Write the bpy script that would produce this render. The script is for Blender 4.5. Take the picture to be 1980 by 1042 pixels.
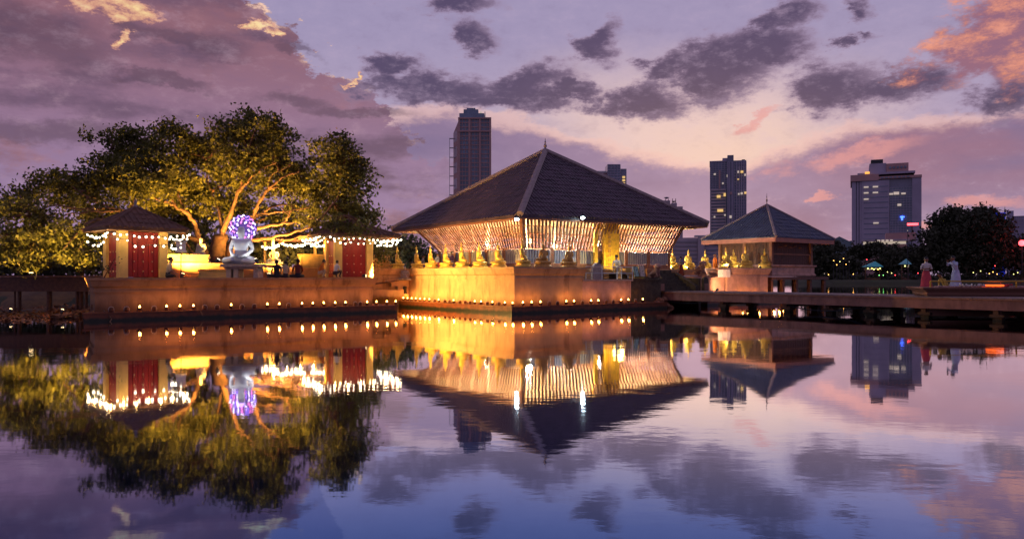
import bpy, math, random
import numpy as np
from mathutils import Vector, Matrix

# ------------------------------------------------------------------ camera, world, sun, exposure
S = bpy.context.scene
for o in list(bpy.data.objects): bpy.data.objects.remove(o)
random.seed(7); rng = np.random.default_rng(7)
R = math.radians
FPX, HZ, HC = 1450.0, 536.0, 1.8          # focal length in photograph pixels, horizon row, eye height
cam = bpy.data.cameras.new('camera'); camo = bpy.data.objects.new('camera', cam)
S.collection.objects.link(camo); S.camera = camo
camo.location = (0, 0, HC); camo.rotation_euler = (R(90), 0, 0)
cam.sensor_width = 36; cam.lens = FPX / 1980 * 36; cam.shift_y = (HZ - 521) / 1980
cam.clip_end = 6000; cam.clip_start = .1

S.view_settings.view_transform = 'Standard'; S.view_settings.look = 'None'
S.view_settings.exposure = 0; S.view_settings.gamma = 1
cy = S.cycles
cy.use_denoising = True; cy.max_bounces = 5; cy.diffuse_bounces = 2; cy.glossy_bounces = 3
cy.transmission_bounces = 2; cy.sample_clamp_indirect = 60; cy.sample_clamp_direct = 0
cy.caustics_reflective = False; cy.caustics_refractive = False

def lin(r, g, b):
    f = lambda c: (c/255/12.92) if c/255 <= .04045 else ((c/255+.055)/1.055)**2.4
    return (f(r), f(g), f(b), 1)

world = bpy.data.worlds.new('World'); S.world = world; world.use_nodes = True
wt = world.node_tree; wt.nodes.clear()
class NT:
    """small helper around a node tree"""
    def __init__(s, t): s.t = t
    def n(s, typ, **kw):
        nd = s.t.nodes.new(typ)
        for k, v in kw.items():
            if k.startswith('i_'):
                key = k[2:]
                nd.inputs[int(key) if key.isdigit() else key.replace('_', ' ')].default_value = v
            else: setattr(nd, k, v)
        return nd
    def l(s, a, b): s.t.links.new(a, b)
    def set(s, sock, v):
        if isinstance(v, bpy.types.NodeSocket): s.l(v, sock)
        else: sock.default_value = v
    def m(s, op, a, b=0.0, c=0.0, clamp=False):
        nd = s.n('ShaderNodeMath', operation=op, use_clamp=clamp)
        s.set(nd.inputs[0], a); s.set(nd.inputs[1], b)
        if op in ('MULTIPLY_ADD', 'COMPARE', 'SMOOTH_MIN'): s.set(nd.inputs[2], c)
        return nd.outputs[0]
    def v(s, op, a, b=(0, 0, 0)):
        nd = s.n('ShaderNodeVectorMath', operation=op)
        s.set(nd.inputs[0], a); s.set(nd.inputs[1], b)
        return nd.outputs['Value'] if op in ('LENGTH', 'DOT_PRODUCT') else nd.outputs[0]
    def ss(s, x, lo, hi, a=0.0, b=1.0):
        nd = s.n('ShaderNodeMapRange', interpolation_type='SMOOTHSTEP')
        s.set(nd.inputs[0], x)
        for k, val in enumerate((lo, hi, a, b)): nd.inputs[k+1].default_value = val
        return nd.outputs[0]
    def mix(s, f, a, b):
        nd = s.n('ShaderNodeMix', data_type='RGBA')
        s.set(nd.inputs[0], f); s.set(nd.inputs[6], a); s.set(nd.inputs[7], b)
        return nd.outputs[2]
    def noise(s, vec, scale, detail=5, rough=.55, w=0.0, dim='3D'):
        nd = s.n('ShaderNodeTexNoise', noise_dimensions=dim)
        s.l(vec, nd.inputs['Vector'])
        nd.inputs['Scale'].default_value = scale; nd.inputs['Detail'].default_value = detail
        nd.inputs['Roughness'].default_value = rough
        return nd

SUN_EL, SUN_AZ = R(1.5), R(14)            # the sun has just gone, behind the right half of the view
def build_world():
    T = NT(wt)
    geo = T.n('ShaderNodeTexCoord').outputs['Generated']
    d = T.v('NORMALIZE', geo)
    sep = T.n('ShaderNodeSeparateXYZ'); T.l(d, sep.inputs[0])
    az = T.m('ARCTAN2', sep.outputs[0], sep.outputs[1])
    el = T.m('ARCSINE', sep.outputs[2])
    # noise on the direction itself, flattened so that clouds lie in banks
    flat = T.v('MULTIPLY', d, (1, 1, 2.0))
    n1 = T.noise(flat, 9.0, 9, .66)
    n2 = T.noise(T.v('ADD', flat, (3.1, 7.7, 1.3)), 26.0, 7, .68)
    n3 = T.noise(T.v('ADD', T.v('MULTIPLY', d, (1, 1, 4.5)), (9.1, 2.7, 4.3)), 4.0, 5, .55)
    nb = T.m('SUBTRACT', n1.outputs[0], .5); ns = T.m('SUBTRACT', n2.outputs[0], .5); nl = T.m('SUBTRACT', n3.outputs[0], .5)
    comb = T.n('ShaderNodeCombineXYZ'); T.l(az, comb.inputs[0]); T.l(el, comb.inputs[1])
    w1 = T.v('MULTIPLY', T.v('SUBTRACT', n1.outputs[1], (.5, .5, .5)), (.17, .075, 0))
    P = T.v('ADD', comb.outputs[0], w1)
    flatP = T.v('MULTIPLY', P, (1, 1, 0))
    def ang(u, v):
        a = math.atan((u - 990) / FPX); return a, math.atan((HZ - v) / FPX * math.cos(a))
    def blobs(lst, k=1.0):
        out = None
        for (u, v, ru, rv, rot) in lst:
            a, e = ang(u, v); ca, sa = math.cos(R(rot)), math.sin(R(rot))
            q = T.v('SUBTRACT', flatP, (a, e, 0))
            if rot:
                vr = T.n('ShaderNodeVectorRotate', rotation_type='Z_AXIS'); T.l(q, vr.inputs[0]); vr.inputs['Angle'].default_value = -R(rot); q = vr.outputs[0]
            dd = T.v('LENGTH', T.v('MULTIPLY', q, (FPX/ru/k, FPX/rv/k, 0)))
            out = dd if out is None else T.m('MINIMUM', out, dd)
        return out
    # clear dusk sky
    grad = T.n('ShaderNodeValToRGB'); T.l(T.ss(el, -.02, .36), grad.inputs[0])
    grad.color_ramp.interpolation = 'EASE'
    cr = grad.color_ramp.elements
    cr[0].position = 0; cr[0].color = lin(150, 136, 178); cr[1].position = 1; cr[1].color = lin(158, 146, 182)
    e = cr.new(.35); e.color = lin(172, 152, 184); e = cr.new(.75); e.color = lin(170, 155, 186)
    col = grad.outputs[0]
    glow = T.ss(blobs([(1330, 270, 430, 175, -4)]), 0.15, 1.15, 1, 0)
    col = T.mix(T.m('MULTIPLY', glow, .95), col, lin(232, 200, 194))
    glow2 = T.ss(blobs([(1400, 290, 190, 70, 0)]), 0.0, 1.2, 1, 0)
    col = T.mix(T.m('MULTIPLY', glow2, .7), col, lin(238, 202, 184))
    # low lavender bank
    a0 = az
    bank_top = T.n('ShaderNodeFloatCurve') if False else None
    ramp = T.n('ShaderNodeValToRGB'); T.l(T.m('MULTIPLY_ADD', az, 1/1.3, .5), ramp.inputs[0])
    rr = ramp.color_ramp.elements
    def rk(u, v):
        a, e_ = ang(u, v); return a/1.3+.5, max(0, e_/.36)
    pts = [rk(0, 300), rk(860, 205), rk(1000, 225), rk(1180, 288), rk(1300, 318), rk(1430, 335), rk(1530, 285), rk(1640, 240), rk(1980, 215)]
    rr[0].position, val = pts[0]; rr[0].color = (val, val, val, 1)
    rr[1].position, val = pts[-1]; rr[1].color = (val, val, val, 1)
    for p_, val in pts[1:-1]:
        q = rr.new(p_); q.color = (val, val, val, 1)
    top = T.m('MULTIPLY', ramp.outputs[0], .36)
    hgt = T.m('ADD', T.m('SUBTRACT', top, el), T.m('MULTIPLY', nb, .075))
    hgt = T.m('ADD', hgt, T.m('MULTIPLY', ns, .02))
    bank = T.ss(hgt, -.004, .012)
    rim = T.m('MULTIPLY', T.ss(hgt, -.012, -.001), T.ss(hgt, .002, .02, 1, 0))
    bcol = T.mix(T.ss(el, .02, .2), lin(150, 138, 178), lin(142, 118, 152))
    bcol = T.mix(T.m('MULTIPLY', T.ss(az, .30, .5), T.ss(el, .04, .14)), bcol, lin(146, 108, 136))
    bcol = T.mix(T.ss(nl, -.05, .25), bcol, lin(126, 108, 146))
    bcol = T.mix(T.ss(ns, .08, .3), bcol, lin(176, 146, 172))
    col = T.mix(bank, col, bcol)
    col = T.mix(T.m('MULTIPLY', rim, .6), col, lin(236, 190, 182))
    # big mauve cumulus on the left, its right edge falling towards the middle
    a1, e1 = ang(490, 0); a2, e2 = ang(735, 205)
    nx, ny = -(e2-e1), (a2-a1); L = math.hypot(nx, ny); nx, ny = nx/L, ny/L
    if ny > 0: nx, ny = -nx, -ny
    # distance below-left of the line
    sd = T.m('ADD', T.m('MULTIPLY', T.m('SUBTRACT', az, a1), nx), T.m('MULTIPLY', T.m('SUBTRACT', el, e1), ny))
    sd = T.m('ADD', sd, T.m('MULTIPLY', nb, .19)); sd = T.m('ADD', sd, T.m('MULTIPLY', ns, .05))
    big = T.ss(sd, -.003, .006)
    big = T.m('MULTIPLY', big, T.ss(az, .0, -.13))
    fade = T.ss(el, .04, .18)
    mcol = T.mix(T.ss(el, .05, .34), lin(150, 124, 162), lin(142, 96, 110))
    mcol = T.mix(T.m('MULTIPLY', T.ss(T.m('ADD', nl, T.m('MULTIPLY', nb, .7)), -.04, .20), .9), mcol, lin(104, 78, 104))
    mcol = T.mix(T.m('MULTIPLY', T.ss(ns, .02, .3), .4), mcol, lin(170, 122, 134))
    mcol = T.mix(T.m('MULTIPLY', T.ss(nb, .04, .25), .75), mcol, lin(164, 112, 122))
    col = T.mix(big, col, mcol)
    rim2 = T.m('MULTIPLY', T.ss(sd, -.004, .002), T.ss(sd, .003, .014, 1, 0))
    rim2 = T.m('MULTIPLY', rim2, T.ss(ns, -.02, .16)); rim2 = T.m('MULTIPLY', rim2, T.ss(az, -.08, -.2))
    rim2 = T.m('MULTIPLY', rim2, T.ss(el, .14, .22))
    col = T.mix(rim2, col, lin(250, 205, 175))
    # darker broken clouds
    dk = blobs([(860, 168, 150, 34, -4), (1010, 162, 120, 30, 4), (760, 128, 70, 18, 0), (1166, 86, 42, 40, 25), (1400, 135, 110, 62, 18), (1250, 192, 85, 36, 0), (1500, 100, 70, 36, 0),
                (1600, 172, 100, 46, -6), (1770, 162, 70, 36, 0), (915, 75, 55, 34, -20), (870, 2, 100, 20, 0), (1525, 25, 62, 34, 15), (1640, 32, 40, 18, 10),
                (1300, 130, 60, 22, 0), (1930, 195, 90, 28, 0), (1630, 82, 52, 10, 0), (940, 190, 190, 20, 0), (1690, 180, 120, 34, 0), (1120, 175, 60, 14, 0)], 1.10)
    f = T.m('SUBTRACT', 1.0, dk); f = T.m('ADD', f, T.m('MULTIPLY', nb, 2.3)); f = T.m('ADD', f, T.m('MULTIPLY', ns, 1.5))
    dm = T.ss(f, -.16, .46)
    dcol = T.mix(T.ss(f, .0, .7), lin(146, 122, 152), lin(74, 60, 96))
    dcol = T.mix(T.ss(ns, .02, .25), dcol, lin(118, 98, 130))
    col = T.mix(T.m('MULTIPLY', dm, .95), col, dcol)
    # grey-mauve clumps inside the left mass
    dk2 = blobs([(60, 70, 150, 55, -6), (350, 78, 130, 22, -6), (330, 155, 90, 12, 0), (230, 50, 60, 22, 0), (560, 105, 55, 14, -20), (120, 250, 160, 28, 0), (700, 225, 120, 14, 0), (560, 195, 110, 18, -6)])
    f2 = T.m('ADD', T.m('SUBTRACT', 1.0, dk2), T.m('MULTIPLY', nb, 1.2))
    col = T.mix(T.m('MULTIPLY', T.ss(f2, -.1, .6), .62), col, lin(88, 64, 86))
    # sunlit tops: yellow hole top left, orange clouds top right, small pink wisps
    f3 = T.m('ADD', T.m('SUBTRACT', 1.0, blobs([(195, 6, 60, 30, -20), (262, 14, 40, 30, 0), (232, 74, 16, 14, 0), (505, 52, 14, 12, -40), (545, 70, 20, 8, -30), (694, 152, 8, 16, 20)])), T.m('MULTIPLY', ns, 3.4))
    col = T.mix(T.ss(f3, .0, .5), col, T.mix(T.ss(f3, .2, 1.3), lin(214, 150, 128), lin(255, 224, 160)))
    f4 = T.m('ADD', T.m('SUBTRACT', 1.0, blobs([(1890, 85, 130, 62, 22), (1950, 20, 110, 44, 20), (1860, 130, 80, 30, 0), (1950, 110, 80, 70, 0)])), T.m('ADD', T.m('MULTIPLY', nb, 1.5), T.m('MULTIPLY', ns, .8)))
    ocol = T.mix(T.ss(T.m('ADD', nb, T.m('MULTIPLY', ns, .8)), -.10, .16), lin(146, 94, 116), lin(238, 148, 112))
    col = T.mix(T.m('MULTIPLY', T.ss(f4, -.05, .45), .92), col, ocol)
    f5 = T.m('ADD', T.m('SUBTRACT', 1.0, blobs([(1582, 380, 26, 9, 0), (1905, 386, 90, 15, -4), (1770, 430, 70, 12, 0), (1450, 232, 70, 12, 14), (1650, 300, 150, 24, 12), (120, 505, 10, 10, 0)])), T.m('MULTIPLY', nb, 1.6))
    col = T.mix(T.m('MULTIPLY', T.ss(f5, .05, .7), .7), col, lin(226, 152, 150))
    col = T.mix(T.m('MULTIPLY', T.ss(ns, -.02, .30), .20), col, lin(205, 180, 205)); col = T.mix(T.m('MULTIPLY', T.ss(ns, .02, -.30), .22), col, lin(110, 92, 130))
    # overhead and behind: the same sky with scattered clouds, no feature
    away = T.m('MAXIMUM', T.ss(el, .36, .6), T.ss(T.m('ABSOLUTE', az), .75, 1.3))
    gen = T.mix(T.ss(T.m('ADD', nb, nl), -.12, .12), lin(140, 130, 172), lin(112, 94, 128))
    col = T.mix(away, col, gen)
    # below the horizon: dark
    col = T.mix(T.ss(el, -.02, -.06), col, (.02, .02, .03, 1))
    sky = T.n('ShaderNodeTexSky', sky_type='NISHITA', sun_disc=False, sun_elevation=SUN_EL, sun_rotation=SUN_AZ)
    b1 = T.n('ShaderNodeBackground'); T.l(col, b1.inputs[0]); b1.inputs[1].default_value = .98
    b2 = T.n('ShaderNodeBackground'); T.l(sky.outputs[0], b2.inputs[0]); b2.inputs[1].default_value = .010
    ad = T.n('ShaderNodeAddShader'); T.l(b1.outputs[0], ad.inputs[0]); T.l(b2.outputs[0], ad.inputs[1])
    out = T.n('ShaderNodeOutputWorld'); T.l(ad.outputs[0], out.inputs[0])
build_world()
world.cycles.sampling_method = 'MANUAL'; world.cycles.sample_map_resolution = 512

sun = bpy.data.lights.new('sun', 'SUN'); sun.energy = .10; sun.angle = R(60); sun.color = (1, .68, .55)
suno = bpy.data.objects.new('sun', sun); S.collection.objects.link(suno)
sd_ = Vector((math.sin(SUN_AZ)*math.cos(R(4)), math.cos(SUN_AZ)*math.cos(R(4)), math.sin(R(4))))
suno.rotation_euler = sd_.to_track_quat('Z', 'Y').to_euler()

# ------------------------------------------------------------------ coordinates
AX, AY = -.6, .8      # platform axis a (back left), b (back right)
BX, BY = .8, .6
OY = 36.7
def PQ(p, q, z=0.0): return Vector((AX*p + BX*q, OY + AY*p + BY*q, z))
def W(u, v, Y): return Vector(((u-990)*Y/FPX, Y, HC + (HZ-v)*Y/FPX))
def q_at(u, p):       # q of the point on line p that shows at column u
    r = (u-990)/FPX; return (r*(OY+AY*p) - AX*p) / (BX - r*BY)
def p_at(u, q):
    r = (u-990)/FPX; return (r*(OY+BY*q) - BX*q) / (AX - r*AY)
YAWB = math.atan2(BY, BX)      # local x along b, local y along a

# ------------------------------------------------------------------ materials
MATS = {}
def mat(name, col, rough=.7, metal=0.0, var=.25, scale=3.0, bump=0.0, bscale=20.0, emit=None, es=0.0, stain=None, stainamt=.0, spec=.4, translucent=0.0, alpha=None, streak=False):
    m = bpy.data.materials.new(name); m.use_nodes = True
    t = m.node_tree; t.nodes.clear(); T = NT(t)
    out = T.n('ShaderNodeOutputMaterial')
    b = T.n('ShaderNodeBsdfPrincipled')
    c = (*col[:3], 1)
    tc = T.n('ShaderNodeTexCoord').outputs['Object']
    if var:
        vec = T.v('MULTIPLY', tc, (1, 1, .35)) if streak else tc
        nz = T.noise(vec, scale, 6, .6)
        f = T.ss(nz.outputs[0], .3, .7)
        lo = tuple(x*(1-var) for x in col[:3])+(1,); hi = tuple(min(1, x*(1+var)) for x in col[:3])+(1,)
        cc = T.mix(f, lo, hi)
        if stain:
            n2 = T.noise(T.v('MULTIPLY', tc, (1.3, 1.3, .25)), 1.7, 6, .65)
            cc = T.mix(T.m('MULTIPLY', T.ss(n2.outputs[0], .48, .72), stainamt), cc, (*stain[:3], 1))
        T.l(cc, b.inputs['Base Color'])
        T.l(T.ss(nz.outputs[0], .2, .8, max(.02, rough-.1), min(1, rough+.1)), b.inputs['Roughness'])
    else:
        b.inputs['Base Color'].default_value = c; b.inputs['Roughness'].default_value = rough
    b.inputs['Metallic'].default_value = metal; b.inputs['Specular IOR Level'].default_value = spec
    if bump:
        nb = T.noise(tc, bscale, 4, .6); bp = T.n('ShaderNodeBump'); bp.inputs['Strength'].default_value = bump
        bp.inputs['Distance'].default_value = .03
        T.l(nb.outputs[0], bp.inputs['Height']); T.l(bp.outputs[0], b.inputs['Normal'])
    if emit:
        b.inputs['Emission Color'].default_value = (*emit[:3], 1); b.inputs['Emission Strength'].default_value = es
    sh = b.outputs[0]
    if translucent:
        tr = T.n('ShaderNodeBsdfTranslucent')
        if var: T.l(cc, tr.inputs[0])
        else: tr.inputs[0].default_value = c
        mx = T.n('ShaderNodeMixShader'); mx.inputs[0].default_value = translucent
        T.l(sh, mx.inputs[1]); T.l(tr.outputs[0], mx.inputs[2]); sh = mx.outputs[0]
    T.l(sh, out.inputs[0])
    MATS[name] = m
    return m
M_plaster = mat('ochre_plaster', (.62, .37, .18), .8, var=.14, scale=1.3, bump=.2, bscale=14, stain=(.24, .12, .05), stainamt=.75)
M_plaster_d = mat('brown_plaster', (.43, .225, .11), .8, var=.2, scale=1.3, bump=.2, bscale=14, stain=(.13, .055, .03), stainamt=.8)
M_plaster_p = mat('pink_plaster', (.60, .36, .27), .8, var=.18, scale=2.0, bump=.2, bscale=14, stain=(.27, .14, .10), stainamt=.7)
M_ledge = mat('wet_ledge', (.20, .055, .02), .45, var=.3, scale=3, bump=.2)
M_darkstone = mat('mossy_stone', (.07, .055, .035), .8, var=.4, scale=4, bump=.4, stain=(.02, .018, .012), stainamt=.8)
M_paleston = mat('pale_granite', (.42, .33, .28), .75, var=.2, scale=9, bump=.3)
M_cream = mat('cream_plaster', (.66, .44, .15), .75, var=.12, scale=2)
M_white = mat('white_paint', (.75, .74, .72), .6, var=.08, scale=3)
M_marble = mat('white_marble', (.68, .70, .72), .45, var=.08, scale=5)
M_wood = mat('dark_wood', (.13, .055, .03), .6, var=.35, scale=6, bump=.2)
M_slat = mat('slat_wood', (.24, .12, .08), .6, var=.45, scale=1.1, bump=.1)
M_ceiling = mat('ceiling_boards', (.55, .38, .20), .6, var=.15, scale=2)
M_rooftile = mat('roof_tile', (.085, .055, .070), .5, var=.4, scale=1.3, bump=.2, bscale=8, spec=.3)
M_rooftile2 = mat('roof_tile_blue', (.06, .075, .12), .45, var=.3, scale=1.6, bump=.2, bscale=8)
M_rooftile3 = mat('roof_tile_brown', (.15, .07, .04), .7, var=.3, scale=1.6, bump=.2, bscale=8)
M_ridge = mat('hip_tile', (.30, .23, .21), .6, var=.25, scale=5)
M_fascia = mat('fascia_wood', (.34, .15, .08), .6, var=.2, scale=4)
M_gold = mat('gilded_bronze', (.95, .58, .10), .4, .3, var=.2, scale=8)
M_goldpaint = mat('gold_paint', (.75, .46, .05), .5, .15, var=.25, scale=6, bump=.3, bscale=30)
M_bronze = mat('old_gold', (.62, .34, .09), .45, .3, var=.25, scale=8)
M_red = mat('red_lacquer', (.27, .014, .010), .45, var=.2, scale=3, streak=True)
M_stud = mat('brass_stud', (.7, .5, .25), .35, .8, var=0)
M_clay = mat('clay_pot', (.16, .06, .03), .8, var=.3, scale=8)
M_flame = mat('candle_flame', (1, .5, .1), .5, var=0, emit=(1, .48, .10), es=26)
M_bulb = mat('white_bulb', (1, 1, 1), .5, var=0, emit=(1, .86, .62), es=5)
M_flood = mat('flood_lens', (1, 1, 1), .5, var=0, emit=(.70, .93, 1), es=60)
M_lampw = mat('lamp_lens', (1, .9, .7), .5, var=0, emit=(1, .72, .35), es=9)
M_metal = mat('dark_metal', (.05, .05, .055), .45, .6, var=.1)
M_rail = mat('galvanised_rail', (.55, .55, .53), .4, .6, var=.1)
M_yrail = mat('yellow_rail', (.5, .3, .03), .5, .2, var=.15)
M_bark = mat('fig_bark', (.15, .08, .045), .85, var=.5, scale=3, bump=.5, bscale=8)
M_leaf = mat('fig_leaf', (.135, .130, .028), .5, var=.7, scale=1.1, translucent=.3, spec=.25)
M_leafd = mat('dark_leaf', (.055, .06, .035), .6, var=.45, scale=.6, translucent=.15, spec=.2)
M_litter = mat('fallen_leaf', (.34, .13, .04), .7, var=.5, scale=5)
M_soil = mat('bank_soil', (.13, .075, .03), .9, var=.4, scale=1.4, bump=.5, bscale=4)
M_grass = mat('far_ground', (.04, .045, .02), .9, var=.4, scale=.1)
M_pier = mat('pier_concrete', (.16, .09, .055), .85, var=.35, scale=2, bump=.3, stain=(.04, .025, .015), stainamt=.8)
M_deckside = mat('jetty_fascia', (.27, .13, .10), .7, var=.25, scale=1.5, stain=(.10, .045, .035), stainamt=.6)
M_deck = mat('jetty_boards', (.24, .17, .15), .7, var=.25, scale=4)
M_skin = mat('skin', (.26, .12, .065), .55, var=.05)
M_hair = mat('black_hair', (.012, .010, .010), .5, var=0)
def cloth(n, c): return mat(n, c, .85, var=.12, scale=7, bump=.15, bscale=12)
C_white = cloth('white_cotton', (.66, .62, .56)); C_dark = cloth('dark_cloth', (.03, .025, .03)); C_pink = cloth('pink_cloth', (.55, .07, .09))
C_red = cloth('maroon_cloth', (.20, .035, .02)); C_orange = cloth('orange_robe', (.60, .17, .02)); C_blue = cloth('pale_blue_cloth', (.45, .52, .66))
C_grey = cloth('grey_cloth', (.25, .24, .28)); C_cream = cloth('cream_cloth', (.55, .45, .28)); C_yellow = cloth('yellow_cloth', (.50, .34, .08)); C_violet = cloth('violet_cloth', (.20, .12, .25))

def tide(m, z0, z1, col):
    T = NT(m.node_tree); b = [n for n in m.node_tree.nodes if n.type == 'BSDF_PRINCIPLED'][0]
    src = b.inputs['Base Color'].links[0].from_socket; tc = T.n('ShaderNodeTexCoord').outputs['Object']
    sp = T.n('ShaderNodeSeparateXYZ'); T.l(tc, sp.inputs[0]); nz = T.noise(T.v('MULTIPLY', tc, (1, 1, .2)), 2.5, 5, .65)
    h = T.m('ADD', sp.outputs[2], T.m('MULTIPLY', T.m('SUBTRACT', nz.outputs[0], .5), (z1-z0)*1.6))
    T.l(T.mix(T.ss(h, z0, z1, 1, 0), src, (*col, 1)), b.inputs['Base Color'])
tide(M_ledge, .05, .22, (.02, .022, .010)); tide(M_plaster_d, .35, 1.0, (.16, .075, .035)); tide(M_plaster, .35, .85, (.30, .15, .06)); tide(M_plaster_p, .35, .9, (.26, .13, .09)); tide(M_pier, .0, .35, (.02, .022, .012))
# water: long-exposure calm lake, dark below, strongly reflecting at these low angles
def water_mat():
    m = bpy.data.materials.new('lake_water'); m.use_nodes = True
    t = m.node_tree; t.nodes.clear(); T = NT(t)
    out = T.n('ShaderNodeOutputMaterial')
    tc = T.n('ShaderNodeTexCoord').outputs['Object']
    v1 = T.v('MULTIPLY', tc, (.55, 1.0, 1)); 
    n1 = T.noise(v1, .9, 3, .5); n2 = T.noise(T.v('MULTIPLY', tc, (.6, 1, 1)), 6.0, 3, .5); n3 = T.noise(v1, .16, 2, .5)
    h = T.m('ADD', T.m('MULTIPLY', n1.outputs[0], .018), T.m('MULTIPLY', n2.outputs[0], .0034))
    # ripples come in patches
    amp = T.ss(n3.outputs[0], .40, .66, .18, 1.25)
    h = T.m('MULTIPLY', h, amp)
    bp = T.n('ShaderNodeBump'); bp.inputs['Strength'].default_value = 1; bp.inputs['Distance'].default_value = .30
    T.l(h, bp.inputs['Height'])
    gl = T.n('ShaderNodeBsdfGlossy'); gl.inputs['Roughness'].default_value = .030
    lw = T.n('ShaderNodeLayerWeight'); lw.inputs['Blend'].default_value = .5      # facing: 1 at grazing
    T.l(T.mix(T.ss(lw.outputs['Facing'], .64, .90), (.24, .46, 1, 1), (1, .97, .96, 1)), gl.inputs['Color']); T.l(bp.outputs[0], gl.inputs['Normal'])
    df = T.n('ShaderNodeBsdfDiffuse'); df.inputs[0].default_value = (.004, .010, .030, 1)
    fr = T.n('ShaderNodeMapRange'); T.l(lw.outputs['Facing'], fr.inputs[0])
    for k, val in enumerate((.64, .88, .36, 1.0)): fr.inputs[k+1].default_value = val
    mx = T.n('ShaderNodeMixShader'); T.l(fr.outputs[0], mx.inputs[0]); T.l(df.outputs[0], mx.inputs[1]); T.l(gl.outputs[0], mx.inputs[2])
    T.l(mx.outputs[0], out.inputs[0])
    return m
M_water = water_mat()

# ------------------------------------------------------------------ mesh and object helpers
LINK = S.collection.objects.link
class MB:
    def __init__(s): s.v = []; s.f = []
    def add(s, vs, fs):
        n = len(s.v); s.v += [tuple(x) for x in vs]; s.f += [tuple(i+n for i in f) for f in fs]; return s
    def hexa(s, p8):      # bottom 4 (ccw), top 4
        return s.add(p8, [(3, 2, 1, 0), (4, 5, 6, 7), (0, 1, 5, 4), (1, 2, 6, 5), (2, 3, 7, 6), (3, 0, 4, 7)])
    def box(s, x0, x1, y0, y1, z0, z1):
        return s.hexa([(x0, y0, z0), (x1, y0, z0), (x1, y1, z0), (x0, y1, z0), (x0, y0, z1), (x1, y0, z1), (x1, y1, z1), (x0, y1, z1)])
    def pq(s, p0, p1, q0, q1, z0, z1):
        c = [(p0, q0), (p0, q1), (p1, q1), (p1, q0)]
        return s.hexa([PQ(p, q, z0) for p, q in c] + [PQ(p, q, z1) for p, q in c])
    def obox(s, c, dx, dy, hx, hy, z0, z1):   # oriented box about c with unit dirs
        c = Vector(c); dx = Vector(dx); dy = Vector(dy)
        cs = [c - dx*hx - dy*hy, c + dx*hx - dy*hy, c + dx*hx + dy*hy, c - dx*hx + dy*hy]
        return s.hexa([(k.x, k.y, z0) for k in cs] + [(k.x, k.y, z1) for k in cs])
    def tube(s, pts, rad, n=6, cap=True):
        pts = [Vector(p) for p in pts]
        if not hasattr(rad, '__len__'): rad = [rad]*len(pts)
        base = len(s.v); up = None
        for i, p in enumerate(pts):
            d = (pts[min(i+1, len(pts)-1)] - pts[max(i-1, 0)]).normalized()
            if up is None:
                up = d.cross(Vector((0, 0, 1)))
                if up.length < .1: up = d.cross(Vector((1, 0, 0)))
                up.normalize()
            else:
                up = (up - d*up.dot(d)); up.normalize()
            w = d.cross(up)
            for k in range(n):
                a = 2*math.pi*k/n
                s.v.append(tuple(p + (up*math.cos(a) + w*math.sin(a))*rad[i]))
        for i in range(len(pts)-1):
            for k in range(n):
                a = base+i*n+k; b = base+i*n+(k+1) % n
                s.f.append((a, b, b+n, a+n))
        if cap:
            s.f.append(tuple(base+k for k in range(n))[::-1]); e = base+(len(pts)-1)*n; s.f.append(tuple(e+k for k in range(n)))
        return s
    def lathe(s, prof, c=(0, 0, 0), n=16, sx=1, sy=1):
        base = len(s.v); cx, cy_, cz = c
        for r, z in prof:
            for k in range(n):
                a = 2*math.pi*k/n; s.v.append((cx+r*sx*math.cos(a), cy_+r*sy*math.sin(a), cz+z))
        for i in range(len(prof)-1):
            for k in range(n):
                a = base+i*n+k; b = base+i*n+(k+1) % n; s.f.append((a, b, b+n, a+n))
        s.f.append(tuple(base+k for k in range(n))[::-1]); e = base+(len(prof)-1)*n; s.f.append(tuple(e+k for k in range(n)))
        return s
    def ball(s, c, r, n=8, m=5, sz=1):
        prof = [(max(1e-4, r*math.sin(math.pi*i/m)), -r*sz*math.cos(math.pi*i/m)) for i in range(m+1)]
        return s.lathe(prof, c, n)
    def prism(s, poly, z0, z1):
        n = len(poly); b = len(s.v)
        s.v += [(x, y, z0) for x, y in poly] + [(x, y, z1) for x, y in poly]
        s.f.append(tuple(b+i for i in range(n))[::-1]); s.f.append(tuple(b+n+i for i in range(n)))
        for i in range(n): s.f.append((b+i, b+(i+1) % n, b+n+(i+1) % n, b+n+i))
        return s
    def loft(s, poly, prof):   # poly ccw xy; prof list of (outward offset, z)
        n = len(poly); b = len(s.v)
        for off, z in prof:
            for i in range(n):
                p0, p1, p2 = Vector(poly[i-1]), Vector(poly[i]), Vector(poly[(i+1) % n])
                d1 = (p1-p0).normalized(); d2 = (p2-p1).normalized()
                n1 = Vector((d1.y, -d1.x)); n2 = Vector((d2.y, -d2.x))
                k = (n1+n2); k = k/ max(.2, k.dot(n1))
                q = p1 + k*off; s.v.append((q.x, q.y, z))
        for j in range(len(prof)-1):
            for i in range(n): 
                a = b+j*n+i; c = b+j*n+(i+1) % n; s.f.append((a, c, c+n, a+n))
        s.f.append(tuple(b+i for i in range(n))[::-1]); e = b+(len(prof)-1)*n; s.f.append(tuple(e+i for i in range(n)))
        return s
    def mesh(s, name, m, off=None, smooth=False):
        me = bpy.data.meshes.new(name)
        vs = s.v if off is None else [(x-off[0], y-off[1], z-off[2]) for x, y, z in s.v]
        me.from_pydata(vs, [], s.f); me.update()
        if m: me.materials.append(m)
        if smooth: me.polygons.foreach_set('use_smooth', [True]*len(me.polygons))
        return me

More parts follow.
